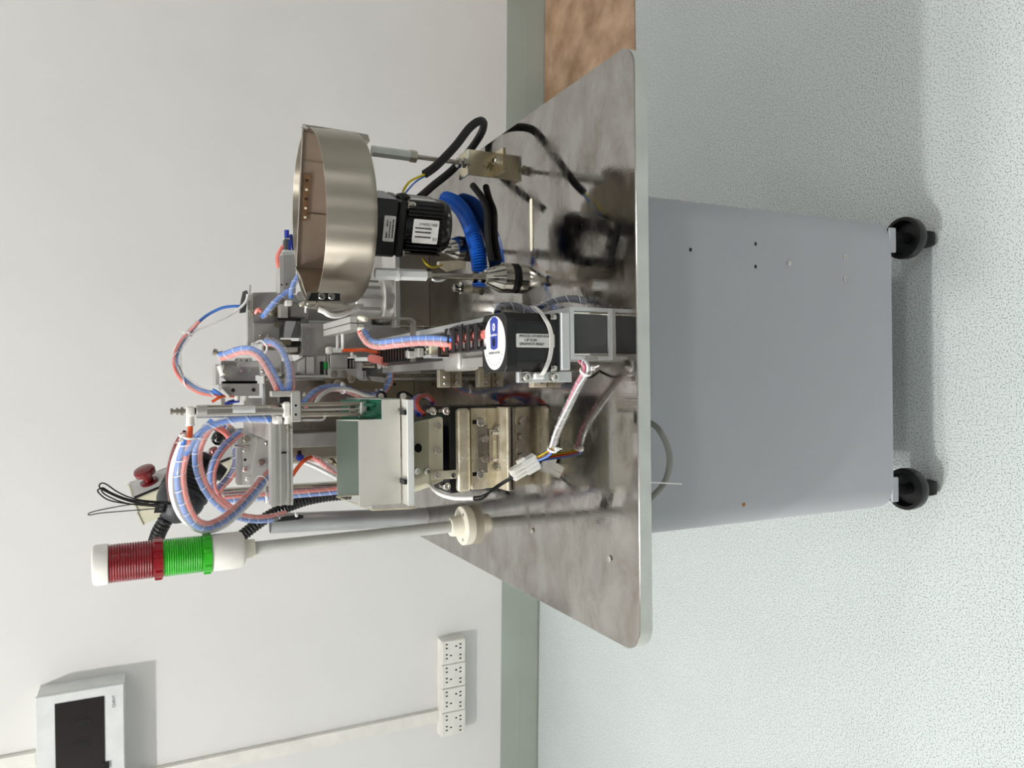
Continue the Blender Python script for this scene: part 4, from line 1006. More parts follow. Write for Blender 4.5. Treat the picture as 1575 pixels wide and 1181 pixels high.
obj('rear_post', B((at(420, 575, 1.47).x, 1.465, TZ), (at(420, 555, 1.47).x, 1.49, Zpx(340, 570, 1.47)), .001), 'alud', a_)

# ---- pressing station in the middle
Ys = 1.42
s_ = thing('press_head', 'chamfered grey press head above the middle of the rear frame', 'press head', at(500, 560, Ys))
beyond([(453, 558), (472, 548), (501, 547), (501, 578), (466, 578), (457, 574), (453, 566)], Ys, .05, 'head_body', 'alud', s_)
beyond([(458, 558), (469, 550), (469, 577), (458, 571)], Ys-.004, .006, 'head_face', 'alum', s_)
beyond([(471, 549), (483, 549), (483, 575), (471, 575)], Ys-.003, .006, 'face_step', 'alu', s_)
plate(498, 557, 503, 568, Ys-.002, .02, 'green_board', 'greenpcb', s_)
plate(492, 556, 498, 576, Ys-.001, .02, 'dark_gap', 'dark', s_)
beyond([(452, 577), (505, 577), (505, 581), (452, 580)], Ys-.01, .06, 'head_base', 'alu', s_)
k_ = thing('guide_block', 'pale square guide block with two screw heads beside the press head', 'guide block', at(550, 570, Ys))
plate(508, 546, 535, 567, Ys-.02, .05, 'block_body', 'alum', k_)
plate(507, 567, 550, 581, Ys-.024, .05, 'block_base', 'alum', k_)
beyond([(503, 582), (550, 582), (556, 586), (590, 587), (590, 598), (515, 598)], Ys-.015, .04, 'base_plate', 'bronzed', k_)
for q in ((513.5, 575), (528.5, 575)): screw(k_, at(*q, Ys-.024), r=.0062, h=.003, m='steel')
for q in ((539, 583), (518, 590)): screw(k_, at(*q, Ys-.024), r=.0075, h=.009, m='steeld')
plate(505, 545, 508, 580, Ys-.018, .05, 'chrome_edge', 'chrome', k_)
plate(535, 551, 546, 568, Ys-.012, .03, 'clamp_gap', 'dark', k_)
for x in (539, 544): plate(x-1.5, 553, x+1.5, 566, Ys-.016, .02, 'clamp_jaw', 'alud', k_)
l_ = thing('sensor_bracket', 'small white stepped bracket with a dark cylinder beside the guide block', 'bracket', at(560, 572, Ys-.03))
beyond([(550, 557), (557, 557), (557, 570), (563, 570), (563, 585), (556, 585), (556, 582), (550, 582)], Ys-.035, .02, 'bracket_plate', 'aluw', l_)
plate(557, 560, 580, 577, Ys-.03, .03, 'dark_cylinder', 'dgrey', l_)
obj('cylinder_rod', CY(at(558, 562, Ys-.04), at(576, 562, Ys-.04), .0045, 12), 'steeld', l_, True)
beyond([(566, 578), (590, 580), (592, 588), (574, 586)], Ys-.03, .02, 'lower_wedge', 'alud', l_)
for k in range(4): plate(559, 569+k*4, 561.5, 571+k*4, Ys-.036, .003, 'pin_slot', 'dark', l_)
# shafts, column and window of the middle station
v_ = thing('shaft_station', 'grey upright column with dark shafts and window behind the gripper', 'shaft frame', at(560, 520, 1.47))
plate(464, 497, 475, 548, 1.44, .03, 'column', 'alud', v_, z0=TZ)
plate(475, 494, 560, 499, 1.45, .03, 'upper_beam', 'alu', v_)
plate(475, 499, 532, 526, 1.475, .01, 'dark_window', 'darkw', v_)
plate(486.5, 499, 491, 526, 1.46, .01, 'window_bar', 'aluw', v_)
plate(532, 500, 560, 526, 1.465, .02, 'right_panel', 'alud', v_)
for y, m, r, x0, x1 in ((528.5, 'blackm', .005, 432, 478), (528.5, 'bronze', .0048, 476, 490), (528.5, 'blackm', .0052, 490, 530), (536, 'chrome', .004, 482, 505), (520, 'chrome', .004, 538, 562), (531, 'steel', .0036, 530, 575)):
    obj('shaft', CY(at(x0, y, 1.455), at(x1, y, 1.455), r, 12), m, v_, True)
plate(430, 522, 448, 531, 1.445, .02, 'olive_collar', 'bronzed', v_)
plate(434, 534, 458, 541, 1.45, .02, 'white_slider', 'plast', v_)
plate(405, 529, 470, 545, 1.49, .02, 'rear_bar', 'bronzed', v_)
f_ = thing('hose_fitting', 'white plastic hose fitting with orange hose stub below the gripper', 'fitting', at(515, 538, 1.36))
plate(504, 533, 512, 544, 1.36, .02, 'fitting_body', 'plast', f_, bev=.002)
obj('fitting_nose', CY(at(511, 538.5, 1.365), at(525, 538.5, 1.365), .0045, 12), 'white', f_, True)
bundle('orange_hose', 'orange hose running from white fitting to the drag chain', [at(524, 538.5, 1.365), at(545, 538.5, 1.36), at(560, 538, 1.35), at(575, 541, 1.34), at(590, 543, 1.31)], [('hose_core', 'orange', .0034, 0, 0, 0)], 0)
tag(obj('salmon_hose_end', TU([at(570, 551, 1.34), at(582, 553, 1.32), at(592, 556, 1.29)], .0075, 10, 5), 'salmon', None, True), 'thick salmon hose end entering the far end of the drag chain', 'hose')
tie(at(583, 561, 1.315), (0, 0, 1), .006, 'white cable tie near the far end of the drag chain', (-.3, -.5, -1))
tie(at(541, 546, 1.35), (0, 0, 1), .004, 'white cable tie under the orange hose', (-.5, -.3, -1))

# ---- rear right panel with sensor and upright cylinder
e_ = thing('rear_upright', 'large grey upright panel at the back beyond the steel drum', 'panel', at(430, 490, 1.5))
beyond([(389, 450), (431, 449), (434, 500), (430, 530), (390, 528)], 1.5, .02, 'panel_plate', 'alud', e_)
beyond([(381, 455), (389, 450), (391, 535), (381, 535)], 1.505, .03, 'panel_edge', 'alu', e_)
plate(390, 497, 430, 528, 1.485, .015, 'lower_plate', 'alud', e_)
obj('panel_stand', B((at(500, 520, 1.5).x, 1.505, TZ), (at(500, 455, 1.5).x, 1.52, Zpx(425, 490, 1.5))), 'alud', e_)
obj('brass_knob', L(at(421, 480, 1.5), (0, -1, 0), [(0, .0095), (.006, .0095), (.007, .008)], 20), 'bronzed', e_, SM)
for q in ((402, 518), (414, 518)): screw(e_, at(*q, 1.485), r=.0045, h=.003, m='steel')
for q in ((388, 477), (388, 484), (394, 481)): screw(e_, at(*q, 1.48), (-.2, -1, .3), r=.004, h=.008, m='steeld')
b2 = obj('guide_fork', box_px(431, 467, 443, 492, 1.44, .03, .001), 'alu', e_)
obj('dark_rail', box_px(427, 489, 463, 493, 1.435, .04, .0008), 'blackm', e_)
obj('fork_block', box_px(446, 466, 475, 489, 1.445, .03, .002), 'alud', e_)
obj('lower_fork', PR([at(441, 493, 1.45), at(456, 493, 1.45), at(447, 519, 1.45), at(438, 519, 1.45)], (0, .02, 0)), 'aluw', e_)
obj('knob_ring', L(at(463, 455, 1.43), (0, -1, 0), [(0, .0085), (.004, .0085), (.004, .0068), (.003, .0068), (.003, 0)], 20), 'alu', e_)
obj('white_port', box_px(439, 461, 450, 470, 1.425, .015, .002), 'plast', e_)
obj('port_pin', CY(at(450, 466, 1.43), at(470, 466.5, 1.43), .0016, 8), 'chrome', e_)
obj('collar', L(at(425, 500, 1.47), (0, -1, 0), [(0, .005), (.004, .005)], 12), 'bronzed', e_)
obj('valve_clamp', box_px(424, 458, 437, 464, 1.432, .012, .001), 'brownp', e_)
t = thing('upright_cylinder', 'grey square pneumatic cylinder standing up behind the steel drum', 'air cylinder', at(452, 420, 1.46))
beyond([(436, 392), (455, 390), (455, 450), (436, 450)], 1.46, .04, 'cylinder_body', 'alud', t)
beyond([(430.5, 394), (436.5, 392), (436.5, 450), (430.5, 450)], 1.462, .045, 'body_edge', 'alu', t)
beyond([(433, 388), (453, 387), (455, 391), (435, 392.5)], 1.458, .04, 'body_cap', 'aluw', t)
for q in ((433, 438), (441, 437)): hole(t, at(*q, 1.459), .0016)
fi = obj('hose_port', box_px(437, 367, 447, 387, 1.465, .016, .002), 'dgrey', t)
obj('port_ring', box_px(436, 384, 448, 388, 1.464, .018, .001), 'white', t)
obj('port_side', box_px(443, 369, 448, 387, 1.4645, .016, .001), 'navy', fi)
obj('blue_stub', CY(at(441, 366, 1.47), at(441, 354, 1.47), .0045, 12), 'navy', t, True)
tag(obj('red_hose', TU([at(436, 378, 1.475), at(430, 386, 1.475), at(426, 398, 1.475), at(428, 412, 1.475)], .0033, 8), 'salmon', None, True), 'short red hose curving beside the upright grey cylinder', 'hose')
tag(obj('blue_hose_end', TU([at(447, 362, 1.48), at(450, 372, 1.49), at(452, 384, 1.5)], .004, 8), 'navy', None, True), 'dark blue hose behind the upright grey cylinder', 'hose')
bundle('drum_side_hose', 'blue hose in clear wrap dropping behind the drum outlet', [at(463, 420, 1.40), at(456, 430, 1.40), at(450, 442, 1.40), at(448, 459, 1.40)], [('blue_tube', 'blue', .0042, .001, 0, 0)], .0058, .014)
bundle('panel_hose', 'blue hose in clear wrap slanting across the rear grey panel', [at(446, 447, 1.41), at(438, 452, 1.41), at(425, 463, 1.41), at(412, 478, 1.42), at(404, 488, 1.43)], [('blue_tube', 'blue', .0042, .001, 0, 0)], .0058, .015)
tag(obj('pink_hose', TU([at(402, 479, 1.44), at(397, 476, 1.44), at(393, 482, 1.445)], .0035, 8), 'salmon', None, True), 'short pink hose at the rear panel beside dark screws', 'hose')
tag(obj('white_hose', TU([at(490, 476, 1.01), at(498, 479, 1.01), at(506, 484, 1.01), at(517, 486, 1.02), at(530, 483, 1.03), at(546, 475, 1.06), at(556, 470, 1.10)], .0035, 10), 'white', None, True), 'thick white hose curving under the drum outlet', 'hose')
t = thing('edge_sensor', 'small dark sensor with cable at the outer edge of the rear panel', 'sensor', at(378, 470, 1.48))
beyond([(374, 448), (380, 446), (382, 452), (378, 480), (369, 481), (371, 462)], 1.47, .012, 'sensor_body', 'dgrey', t)
obj('sensor_pin', CY(at(385, 438, 1.47), at(384, 452, 1.47), .0014, 8), 'alud', t)
obj('sensor_cable', TU([at(381, 453, 1.468), at(379, 462, 1.466), at(372, 471, 1.466), at(360, 479, 1.466)], .0025, 8), 'white', t, True)
plate(381, 462, 388, 478, 1.478, .02, 'sensor_clamp', 'alu', t)

# ---- hoses of the air cylinder and the big loops on the left
bundle('cylinder_hose_loop', 'big outer loop of blue, red and white hoses hanging left of the air cylinder',
    [at(288, 676, 1.125), at(283, 695, 1.13), at(277, 725, 1.14), at(279, 755, 1.15), at(287, 782, 1.17), at(300, 802, 1.19), at(317, 809, 1.21), at(338, 802, 1.24), at(362, 784, 1.28), at(385, 760, 1.33), at(404, 738, 1.37), at(425, 718, 1.40)],
    [('blue_tube', 'blue', .0037, .0039, '-', 0), ('red_tube', 'salmon', .0037, .0039, '+', 0)], .0085, .022)
tag(obj('red_hose', TU([at(292.5, 654, 1.12), at(292.5, 662, 1.12), at(291, 678, 1.122)], .0036, 10, 5), 'orange', None, True), 'short orange red hose plugged into the elbow at the cylinder top', 'hose')
tag(obj('white_hose', TU([at(284, 668, 1.13), at(278, 685, 1.13), at(268, 712, 1.15), at(264, 742, 1.16), at(268, 770, 1.18), at(280, 795, 1.2), at(300, 812, 1.22), at(322, 816, 1.23), at(348, 806, 1.26), at(375, 782, 1.31), at(398, 757, 1.36), at(412, 738, 1.38)], .0046, 10), 'white', None, True), 'thick white hose along the outside of the big hose loop', 'hose')
tag(obj('dark_red_hose', TU([at(284, 664, 1.14), at(272, 680, 1.16), at(263, 705, 1.2), at(258, 735, 1.24), at(262, 770, 1.28)], .0028, 8), 'crimson', None, True), 'thin dark red hose behind the thick white hose', 'hose')
bundle('port_hose', 'blue hose in clear wrap arching from the cylinder port to the big loop',
    [at(416, 645.5, 1.12), at(402, 644.5, 1.12), at(375, 644, 1.12), at(345, 648, 1.12), at(322, 656, 1.12), at(305, 668, 1.12), at(295, 684, 1.125), at(285, 700, 1.13)], [('blue_tube', 'blue', .0036, 0, 0, 0)], .0062, .024)
tie(at(289, 671, 1.12), at(283, 695, 1.13)-at(293, 655, 1.12), .0105, 'white cable tie gathering the hoses below the cylinder elbow', (-.3, -.5, .6))
bundle('inner_hose_loop', 'inner loop of blue and red hoses running down to the slotted tube',
    [at(330, 648, 1.25), at(316, 664, 1.25), at(305, 688, 1.26), at(304, 715, 1.28), at(312, 742, 1.30), at(326, 764, 1.32), at(345, 782, 1.35), at(366, 793, 1.38), at(390, 798, 1.41), at(415, 797, 1.43), at(440, 791, 1.44)],
    [('blue_tube', 'blue', .0037, .0039, '-', 0), ('red_tube', 'salmon', .0037, .0039, '+', 0)], .0082, .024)
bundle('plate_hose_loop', 'blue and red hoses curling from the machined plate round to the left',
    [at(371, 664, 1.43), at(358, 674, 1.42), at(342, 690, 1.40), at(331, 708, 1.38), at(325, 730, 1.37), at(327, 752, 1.36), at(336, 768, 1.36), at(352, 780, 1.38)],
    [('blue_tube', 'blue', .0040, .002, 0, .2), ('red_tube', 'salmon', .0028, .005, 3, .1)], .0078, .02)
bundle('rear_hose_loop', 'dark blue and red hoses looping behind the machined plate',
    [at(345, 652, 1.50), at(355, 664, 1.50), at(362, 682, 1.5), at(364, 705, 1.5), at(360, 722, 1.5), at(350, 737, 1.5), at(338, 750, 1.49), at(332, 765, 1.48)],
    [('blue_tube', 'navy', .0040, .003, 0, .2), ('red_tube', 'salmon', .0028, .005, 3, .1)], .0078, .02)
tag(obj('salmon_hose', TU([at(310, 668, 1.36), at(318, 659, 1.38), at(332, 657, 1.4), at(345, 664, 1.42), at(352, 672, 1.44)], .0055, 10), 'salmon', None, True), 'salmon hose arching over the black knob left of the cylinder', 'hose')
tie(at(402, 740, 1.365), at(404, 738, 1.37)-at(385, 760, 1.33), .0098, 'white cable tie on the big hose loop below the machined plate', (-.6, -.5, .3))
# hoses round the head of the machine
bundle('slide_hose_arch', 'red and blue hoses arching from the slide block over to the cylinder clamp',
    [at(338, 549, 1.38), at(352, 545, 1.37), at(370, 539, 1.35), at(388, 540, 1.32), at(404, 552, 1.27), at(418, 575, 1.21), at(428, 595, 1.15), at(431, 603, 1.13)],
    [('blue_tube', 'blue', .0037, .0039, '+', 0), ('red_tube', 'salmon', .0037, .0039, '-', 0)], .0082, .022)
bundle('clamp_hose', 'bright blue hose in clear wrap running down to the cylinder clamp',
    [at(406, 525, 1.40), at(418, 526, 1.38), at(431, 534, 1.33), at(441, 550, 1.26), at(446, 570, 1.20), at(446, 590, 1.15), at(443, 604, 1.13)],
    [('blue_tube', 'blue', .0044, .0012, 0, .2), ('pink_tube', 'salmon', .002, .006, 1.6, .2)], .0085, .024)
t = thing('white_tie_loop', 'white looped cable tie at the rear panel beside the hose arch', 'cable tie', at(402, 535, 1.37))
obj('tie_loop', TU([at(391, 528, 1.38), at(402, 524, 1.37), at(410, 532, 1.37), at(409, 541, 1.37), at(401, 545, 1.37), at(393, 540, 1.37)], .0018, 8), 'white', t, True)
obj('tie_head', box_px(387, 527, 396, 535, 1.375, .008, .001), 'white', t)
bundle('sky_hose_loop', 'loose loop of blue, red and white hoses standing out against the wall',
    [at(338, 607, 1.42), at(322, 605, 1.42), at(304, 600, 1.42), at(286, 588, 1.42), at(273, 570, 1.43), at(270, 552, 1.44), at(275, 535, 1.45), at(285, 519, 1.46), at(297, 506, 1.46), at(307, 495, 1.46)],
    [('blue_tube', 'blue', .0026, .003, 0, .4), ('red_tube', 'salmon', .0028, .003, 2.4, .4)], .0062, .05)
tag(obj('blue_hose', TU([at(291, 513, 1.462), at(302, 499, 1.465), at(318, 485, 1.47), at(340, 474, 1.47), at(358, 471, 1.47), at(372, 471, 1.475)], .0028, 8), 'blue', None, True), 'single blue hose bending up to the edge sensor', 'hose')
tag(obj('white_cable', TU([at(276, 565, 1.44), at(268, 550, 1.45), at(270, 535, 1.455), at(280, 522, 1.46), at(300, 510, 1.46), at(330, 497, 1.46), at(352, 486, 1.465), at(364, 478, 1.468)], .0017, 8), 'white', None, True), 'thin white cable running from the loose loop to the edge sensor', 'cable')
tag(obj('grey_cable', TU([at(274, 562, 1.425), at(282, 580, 1.425), at(297, 592, 1.43), at(315, 603, 1.43)], .0022, 8), 'grey', None, True), 'grey cable inside the loose hose loop near the slide block', 'cable')
tag(obj('blue_hose_end', TU([at(327, 599, 1.41), at(334, 603, 1.41), at(342, 608, 1.42)], .0026, 8, 5), 'blue', None, True), 'cut blue hose end sticking out beside the slide block', 'hose')
tag(obj('orange_hose_end', TU([at(326, 618, 1.41), at(336, 612, 1.41), at(345, 609, 1.42), at(362, 609, 1.43)], .0026, 8, 5), 'orange', None, True), 'cut orange hose end sticking out under the blue one', 'hose')
tie(at(290, 513, 1.46), at(297, 506, 1.46)-at(285, 519, 1.46), .0058, 'white cable tie at the top of the loose hose loop', (.2, -.4, .8))
tag(obj('dark_blue_hose', TU([at(345, 624, 1.46), at(352, 619, 1.46), at(360, 617, 1.46), at(368, 616, 1.46)], .0035, 8, 5), 'navy', None, True), 'short dark blue hose under the slide block', 'hose')
for k, q in enumerate(((352, 622), (338, 658), (356, 660))):
    o = thing('pipe_fitting', ('small brass fitting under the slide block', 'small steel fitting behind the salmon hose', 'small steel fitting beside the machined plate top')[k], 'fitting', at(*q, 1.47))
    obj('fitting_body', CY(at(q[0]-7, q[1], 1.47), at(q[0]+5, q[1]+3, 1.47), .0055, 6), 'bronzed' if not k else 'steel', o); obj('fitting_nut', CY(at(q[0]-2, q[1]+1, 1.47), at(q[0]+2, q[1]+2, 1.47), .0075, 6), 'steel', o)

# cables in front of the dark frame plate
def flat(nm, label, pts, tubes, wrap=.0, pitch=.02): return bundle(nm, label, pts, tubes, wrap, pitch)
flat('frame_hose_arch', 'blue and pink hoses in clear wrap arching over the dark frame plate', [at(468, 622, 1.24), at(476, 612, 1.27), at(488, 602, 1.3), at(502, 597, 1.34), at(518, 596, 1.38), at(534, 599, 1.4), at(550, 605, 1.42), at(565, 609, 1.44)],
    [('blue_tube', 'blue', .004, .003, '+', .1), ('pink_tube', 'salmon', .003, .0045, '-', .1)], .0078, .022)
tag(obj('white_cable', TU([at(485, 622, 1.22), at(492, 610, 1.25), at(505, 601, 1.3), at(520, 598, 1.35), at(540, 600, 1.38), at(560, 607, 1.40), at(576, 611, 1.42)], .0034, 8), 'white', None, True), 'white cable arching beside the blue and pink hoses on the frame plate', 'cable')
tie(at(527, 597, 1.375), (0, .2, -1), .0095, 'white cable tie at the crown of the hose arch on the frame plate', (.5, -.7, .2))
flat('frame_hose_tail', 'blue hose tail rising from the frame plate to the linear axis', [at(562, 610, 1.44), at(580, 606, 1.45), at(592, 598, 1.46), at(599, 585, 1.46), at(600, 568, 1.45)],
    [('blue_tube', 'blue', .004, .002, 0, .2), ('pink_tube', 'salmon', .002, .005, 2, .2)], .0075, .022)
tie(at(583, 600, 1.44), (0, .3, -1), .0085, 'white cable tie on the blue hose tail at the frame plate', (.5, -.7, .3))
t = thing('black_grommet', 'black oval cable clip with chrome screw behind the parts bin', 'clip', at(620, 608, 1.25))
obj('clip_ring', TU([at(612, 612, 1.25), at(613, 606, 1.25), at(620, 603.5, 1.25), at(629, 607, 1.25), at(636, 612, 1.25)], .0026, 8), 'rubber', t, True)
screw(t, at(620, 609, 1.25), (0, -1, .2), r=.006, h=.006)
t = thing('bin_clip_screw', 'dark round screw boss behind the notch of the parts bin', 'screw', at(586, 608, 1.25))
obj('boss', L(at(586, 609, 1.255), (0, -1, .2), [(0, .009), (.006, .009), (.007, .007)], 18), 'rubber', t); screw(t, at(586, 609, 1.249), (0, -1, .2), r=.005, h=.004)
# red and blue tube coil beside the feeder
t = thing('tube_coil', 'tight coil of dark red and blue tubes beside the feeder top plate', 'hose coil', at(648, 622, 1.2))
for k, m in enumerate(('redh', 'blue', 'redh', 'blue', 'navy')):
    d = k*2.2
    obj('coil_tube', TU([at(652-d, 638, 1.14), at(644-d, 628, 1.15+.01*k), at(641-d, 618, 1.17+.012*k), at(648-d*.5, 609, 1.19+.012*k), at(660-d*.3, 610, 1.21+.012*k), at(668-d*.3, 620, 1.22), at(664-d*.5, 632, 1.2)], .0036, 8), m, t, True)
# hoses seen between the profile arm and the bin
tag(obj('orange_hose', TU([at(449, 732, 1.36), at(458, 719, 1.36), at(468, 708, 1.36), at(478, 703, 1.38)], .0036, 8), 'orange', None, True), 'orange hose slanting between profile arm and parts bin', 'hose')
tag(obj('white_hose', TU([at(466, 710, 1.40), at(485, 718, 1.40), at(503, 727, 1.40), at(520, 736, 1.42)], .0036, 8), 'white', None, True), 'white hose slanting down behind the parts bin', 'hose')
bundle('pink_hose_bundle', 'pale pink wrapped hose bundle behind the parts bin', [at(474, 706, 1.43), at(488, 709, 1.43), at(503, 717, 1.43), at(517, 726, 1.44)], [('pink_tube', 'salmon', .0042, .004, 0, .5), ('white_tube', 'white', .0042, .004, 3.1, .5)], .0092, .012)
t = thing('blue_fitting', 'small dark blue hose fitting at the right end of the profile arm', 'fitting', at(461, 702, 1.40))
obj('fitting_body', box_px(456, 699, 468, 709, 1.40, .012, .003), 'navy', t); obj('fitting_knob', box_px(458, 693, 464, 700, 1.402, .008, .001), 'black', t)
t = thing('manifold_fitting', 'cluster of steel hose fittings behind the parts bin', 'fitting', at(510, 714, 1.45))
for dx, dy in ((0, 0), (6, 5), (-2, 9)): obj('fitting_nut', CY(at(507+dx, 708+dy, 1.46), at(513+dx, 711+dy, 1.455), .006, 6), 'bronzed', t)

# ---- upright tubes at the rear left
st = on(645, 790)
t = thing('slotted_tube', 'grey aluminium tube with a slot holding hoses, standing left of the parts bin', 'tube', st)
tp = at(416, 805, st.y-.04); tb_ = V((st.x, st.y-.04, TZ)); axs = (tp-tb_)
N = 28; gap_ = math.radians(40); bm = bmesh.new(); a_, u, v = frame(axs); r0_, r1_ = .0185, .0168; rings = []
u = V((0, -1, 0)); u = (u-a_*u.dot(a_)).normalized(); v = a_.cross(u)
for p in (tb_, tp):
    ring = []
    for rr in (r0_, r1_):
        ring.append([bm.verts.new(p+(u*math.cos(a)+v*math.sin(a))*rr) for a in [2*math.pi*k/N for k in range(N)]])
    rings.append(ring)
for k in range(N):
    k2 = (k+1) % N
    for j in (0, 1): bm.faces.new((rings[0][j][k], rings[0][j][k2], rings[1][j][k2], rings[1][j][k]))
    for i in (0, 1): bm.faces.new((rings[i][0][k], rings[i][0][k2], rings[i][1][k2], rings[i][1][k]))
obj('tube_wall', bm, 'slabt', t, SM)
s0, s1 = at(424, 796, st.y-.058), at(466, 792, st.y-.058)
obj('tube_slot', PR([at(419, 797, st.y-.0575), at(460, 791.5, st.y-.0575), at(467, 793, st.y-.0575), at(466, 797, st.y-.0575), at(458, 799, st.y-.0575), at(419, 803, st.y-.0575)], (0, .002, 0)), 'dark', t)
tie(at(456, 791, st.y-.062), (0, 0, 1), .004, 'white cable tie in the slot of the grey tube', (0, -1, .2))
p0 = at(325, 758, 1.56); p1 = at(520, 746, 1.56); d = (p1-p0); pb = p0+d*((TZ-p0.z)/d.z)
tag(obj('chrome_post', CY(pb, p0, .0085, 16), 'chrome', None, True), 'slim chrome post standing behind the profile arm and the bin', 'post')
bundle('post_hose', 'red and blue hoses strapped down along the chrome post', [at(345, 768, 1.54), at(380, 765, 1.54), at(415, 763, 1.54), at(450, 760, 1.54), at(490, 757, 1.54), at(530, 753, 1.54), at(600, 745, 1.54)],
    [('blue_tube', 'blue', .0037, .0039, '-', 0), ('red_tube', 'salmon', .0037, .0039, '+', 0)], .0085, .02)
tie(at(408, 762, 1.53), (0, 0, 1), .0145, 'clear white cable tie round the chrome post and its hoses', (0, -1, 0))
def corr(pts, r, rib=.0035, n=14):
    P = spline(pts, 40); ln = [0]
    for a, b in zip(P, P[1:]): ln.append(ln[-1]+(b-a).length)
    m = int(ln[-1]/.0022); Q = []; i = 0
    for k in range(m+1):
        s = ln[-1]*k/m
        while i < len(P)-2 and ln[i+1] < s: i += 1
        Q.append(P[i].lerp(P[i+1], (s-ln[i])/max(1e-9, ln[i+1]-ln[i])))
    return tube(bmesh.new(), Q, r, n, 0, rf=lambda i, n_: r if i % 3 else r*.86)
tag(obj('corrugated_hose', corr([at(372, 824, 1.60), at(395, 806, 1.60), at(420, 790, 1.6), at(445, 778, 1.6), at(470, 769, 1.59), at(500, 763, 1.58), at(540, 759, 1.57)], .0125), 'black', None, False), 'black corrugated hose slanting behind the grey slotted tube', 'hose')
tag(obj('corrugated_hose', corr([at(258, 794, 1.52), at(251, 806, 1.52), at(243, 822, 1.53), at(238, 842, 1.55), at(238, 870, 1.58)], .0135), 'black', None, False), 'black corrugated hose running from the hot air gun behind the red lens', 'hose')
# ---- hot air gun
g0, g1 = at(263, 800, 1.50), at(308, 706, 1.56)
t = thing('hot_air_gun', 'black ribbed hot air gun held up behind the hose loops', 'hot air gun', g0)
ga = (g1-g0); gl = ga.length; ga.normalize()
obj('gun_body', L(g0, ga, [(0, .013), (.004, .019), (.012, .026), (.022, .036), (.034, .041), (.042, .042), (.046, .040), (.05, .042), (gl*.92, .043), (gl, .036)], 40), 'gun', t, SM)
for k in range(9): obj('cooling_rib', L(g0+ga*(.052+k*.0072), ga, [(0, .0415), (.0006, .0445), (.003, .0445), (.0036, .0415)], 40), 'black', t)
obj('nozzle', L(at(318, 716, 1.50), at(336, 726, 1.50)-at(318, 716, 1.50), [(0, .026), (.012, .024), (.018, .016), (.034, .013)], 24), 'black', t, SM)
sw = obox(bmesh.new(), at(241, 783, 1.455), at(255, 776, 1.452), V((.35, -.2, -.9)), .0095, V((0, -1, 0)), .006)
a0_, a1_ = at(246, 788, 1.458), at(250, 771, 1.464)
swo = obj('switch_frame', obox(bmesh.new(), a0_, a1_, V((0, .3, 1)).normalized(), .009, V((0, -1, .3)).normalized(), .004), 'black', t)
obj('rocker', obox(bmesh.new(), a0_.lerp(a1_, .15)+V((0, -.003, 0)), a0_.lerp(a1_, .85)+V((0, -.003, 0)), V((0, .3, 1)).normalized(), .006, V((0, -1, .3)).normalized(), .004), 'blackm', swo)
text('O', .006, 'inkg', swo, a0_.lerp(a1_, .32)+V((0, -.0075, .0)), (1, 0, 0), (0, .3, 1)); text('I', .006, 'inkg', swo, a0_.lerp(a1_, .72)+V((0, -.0075, .0)), (1, 0, 0), (0, .3, 1))
# thin wire loops
wl_ = ([(300, 768), (262, 772), (225, 770), (200, 765), (180, 756), (164, 745), (156, 743), (153, 749), (165, 757), (190, 768), (220, 775), (262, 774)],
       [(300, 771), (255, 776), (215, 776), (185, 773), (165, 768), (152, 758), (151, 753), (158, 752), (175, 760), (205, 771), (250, 778)],
       [(296, 774), (240, 773), (200, 768), (172, 758), (158, 750), (157, 756), (168, 764), (195, 774), (240, 779)],
       [(296, 776), (240, 782), (190, 786), (155, 789), (137, 792), (140, 788), (165, 782), (200, 776), (255, 770)])
t = thing('wire_coil', 'loose loops of thin dark wire hanging in front of the beige control box', 'wire coil', at(220, 772, 1.46))
for k, w_ in enumerate(wl_): obj('wire_loop', TU([at(a, b, 1.46+.004*k) for a, b in w_], .0012 if k < 3 else .0010, 6, 6), 'blackm' if k < 3 else 'dgrey', t, True)

# ---- control box with stop button, tilted behind the gun
c0, c1 = at(206, 764, 1.64), at(368, 697, 1.64)
e1 = (c1-c0).normalized()
nn = (_X*.90-_F*.36); nn = (nn-e1*nn.dot(e1)).normalized(); e3 = e1.cross(nn)
if e3.dot(_F) < 0: e3 = -e3                              # e3 points away from the camera
Lb = (c1-c0).length
t = thing('control_box', 'long beige control box with red stop button, tilted behind the hot air gun', 'control box', c0-V((0, 0, .05)))
def cb(a0, a1, n0, n1, t0, t1, bev=0):
    bm = bmesh.new()
    bmesh.ops.create_cube(bm, size=1)
    for v in bm.verts:
        a = a0 if v.co.x < 0 else a1; n_ = n0 if v.co.y < 0 else n1; h = t0 if v.co.z < 0 else t1
        v.co = c0+e1*a+nn*n_+e3*h
    if bev: bmesh.ops.bevel(bm, geom=list(bm.edges), offset=bev, segments=2, affect='EDGES')
    return bm
obj('box_body', cb(-.004, Lb, -.034, -.006, -.002, .07, .002), 'beige', t)
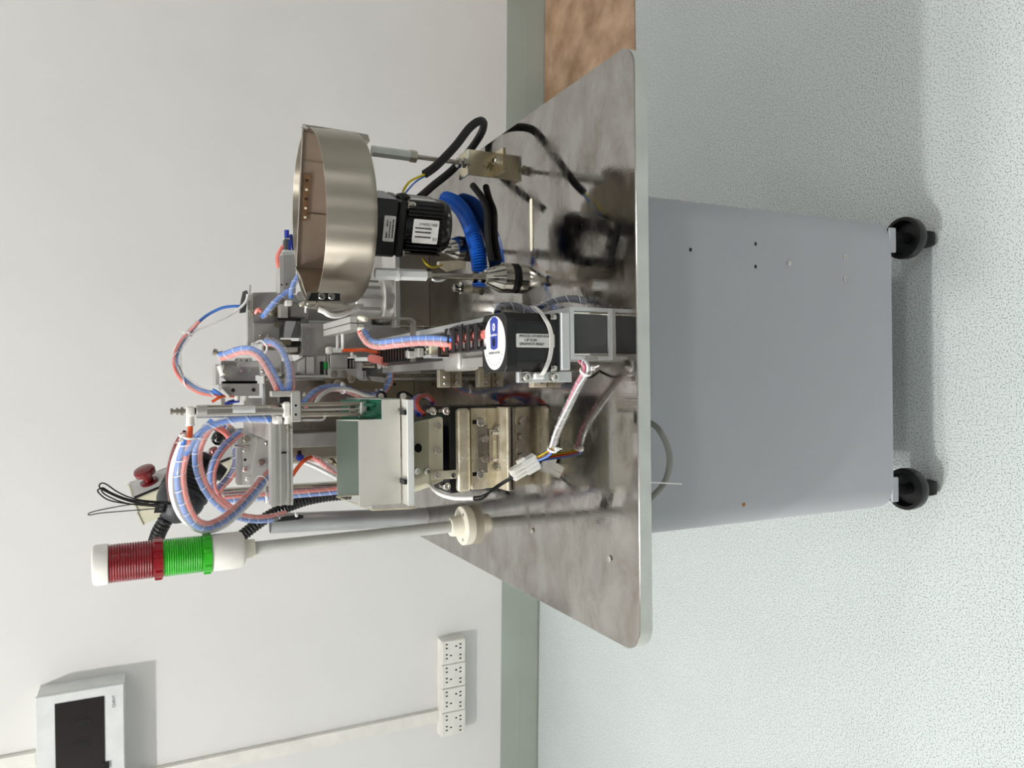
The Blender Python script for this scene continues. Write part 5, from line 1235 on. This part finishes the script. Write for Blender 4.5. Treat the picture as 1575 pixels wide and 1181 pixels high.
obj('box_base', cb(-.006, Lb*.55, -.060, -.034, -.004, .07, .002), 'beige', t)
obj('face_panel', cb(.0, Lb, -.006, 0, .001, .066, .001), 'plastw', t)
obj('panel_edge', cb(.0, Lb*.9, -.007, .0004, -.002, .0012), 'black', t)
pp = c0+e1*(Lb*.93)+e3*.03-nn*.03; obj('support_post', CY((pp.x, pp.y, TZ), pp, .009, 14), 'steeld', t, True)
bc = c0+e1*.034+nn*0+e3*.033
bt = obj('button_collar', L(bc, nn, [(0, .017), (.004, .017), (.005, .013)], 24), 'crimson', t)
obj('stop_button', L(bc+nn*.004, nn, [(0, .009), (.012, .010), (.016, .0195), (.024, .0205), (.028, .018), (.030, .010), (.0305, 0)], 28), 'crimson', t, SM)
bc2 = c0+e1*(Lb*.80)+nn*0+e3*.03
obj('selector_knob', L(bc2, nn, [(0, .012), (.010, .012), (.011, .009), (.018, .008), (.019, 0)], 20), 'crimson', t, SM)
t = thing('ball_handle', 'glossy black ball knob behind the hoses above the control box', 'knob', at(336, 674, 1.50))
obj('ball', L(at(326, 668, 1.5), at(346, 678, 1.5)-at(326, 668, 1.5), [(0, 0), (.002, .008), (.007, .0125), (.014, .0145), (.021, .0125), (.026, .008), (.03, .006)], 24), 'knob', t, True)
obj('knob_stem', CY(at(345, 677, 1.5), at(362, 686, 1.5), .005, 12), 'chrome', t, True)
tag(obj('steel_pin', CY(at(360, 686, 1.44), at(384, 686.5, 1.44), .003, 10), 'chrome', None, True), 'short steel pin sticking out from the machined plate', 'pin')

# ---- repeats share a group
for nm, g in (('cable_tie', 'cable ties on hoses and motor'), ('threaded_stand', 'threaded stands under the drum'), ('clamp_bolt', 'chrome clamp bolts on the machine'),
              ('corrugated_hose', 'black corrugated hoses'), ('black_sleeve_cable', 'black sleeved cables of the drum motor'), ('cable_trunking', 'white trunking on the wall'),
              ('pipe_fitting', 'small pipe fittings at the back of the machine'), ('white_hose', 'white hoses of the machine'), ('white_cable', 'white cables of the machine')):
    for o in COL.objects:
        if o.parent is None and o.name.split('.')[0] == nm: o['group'] = g
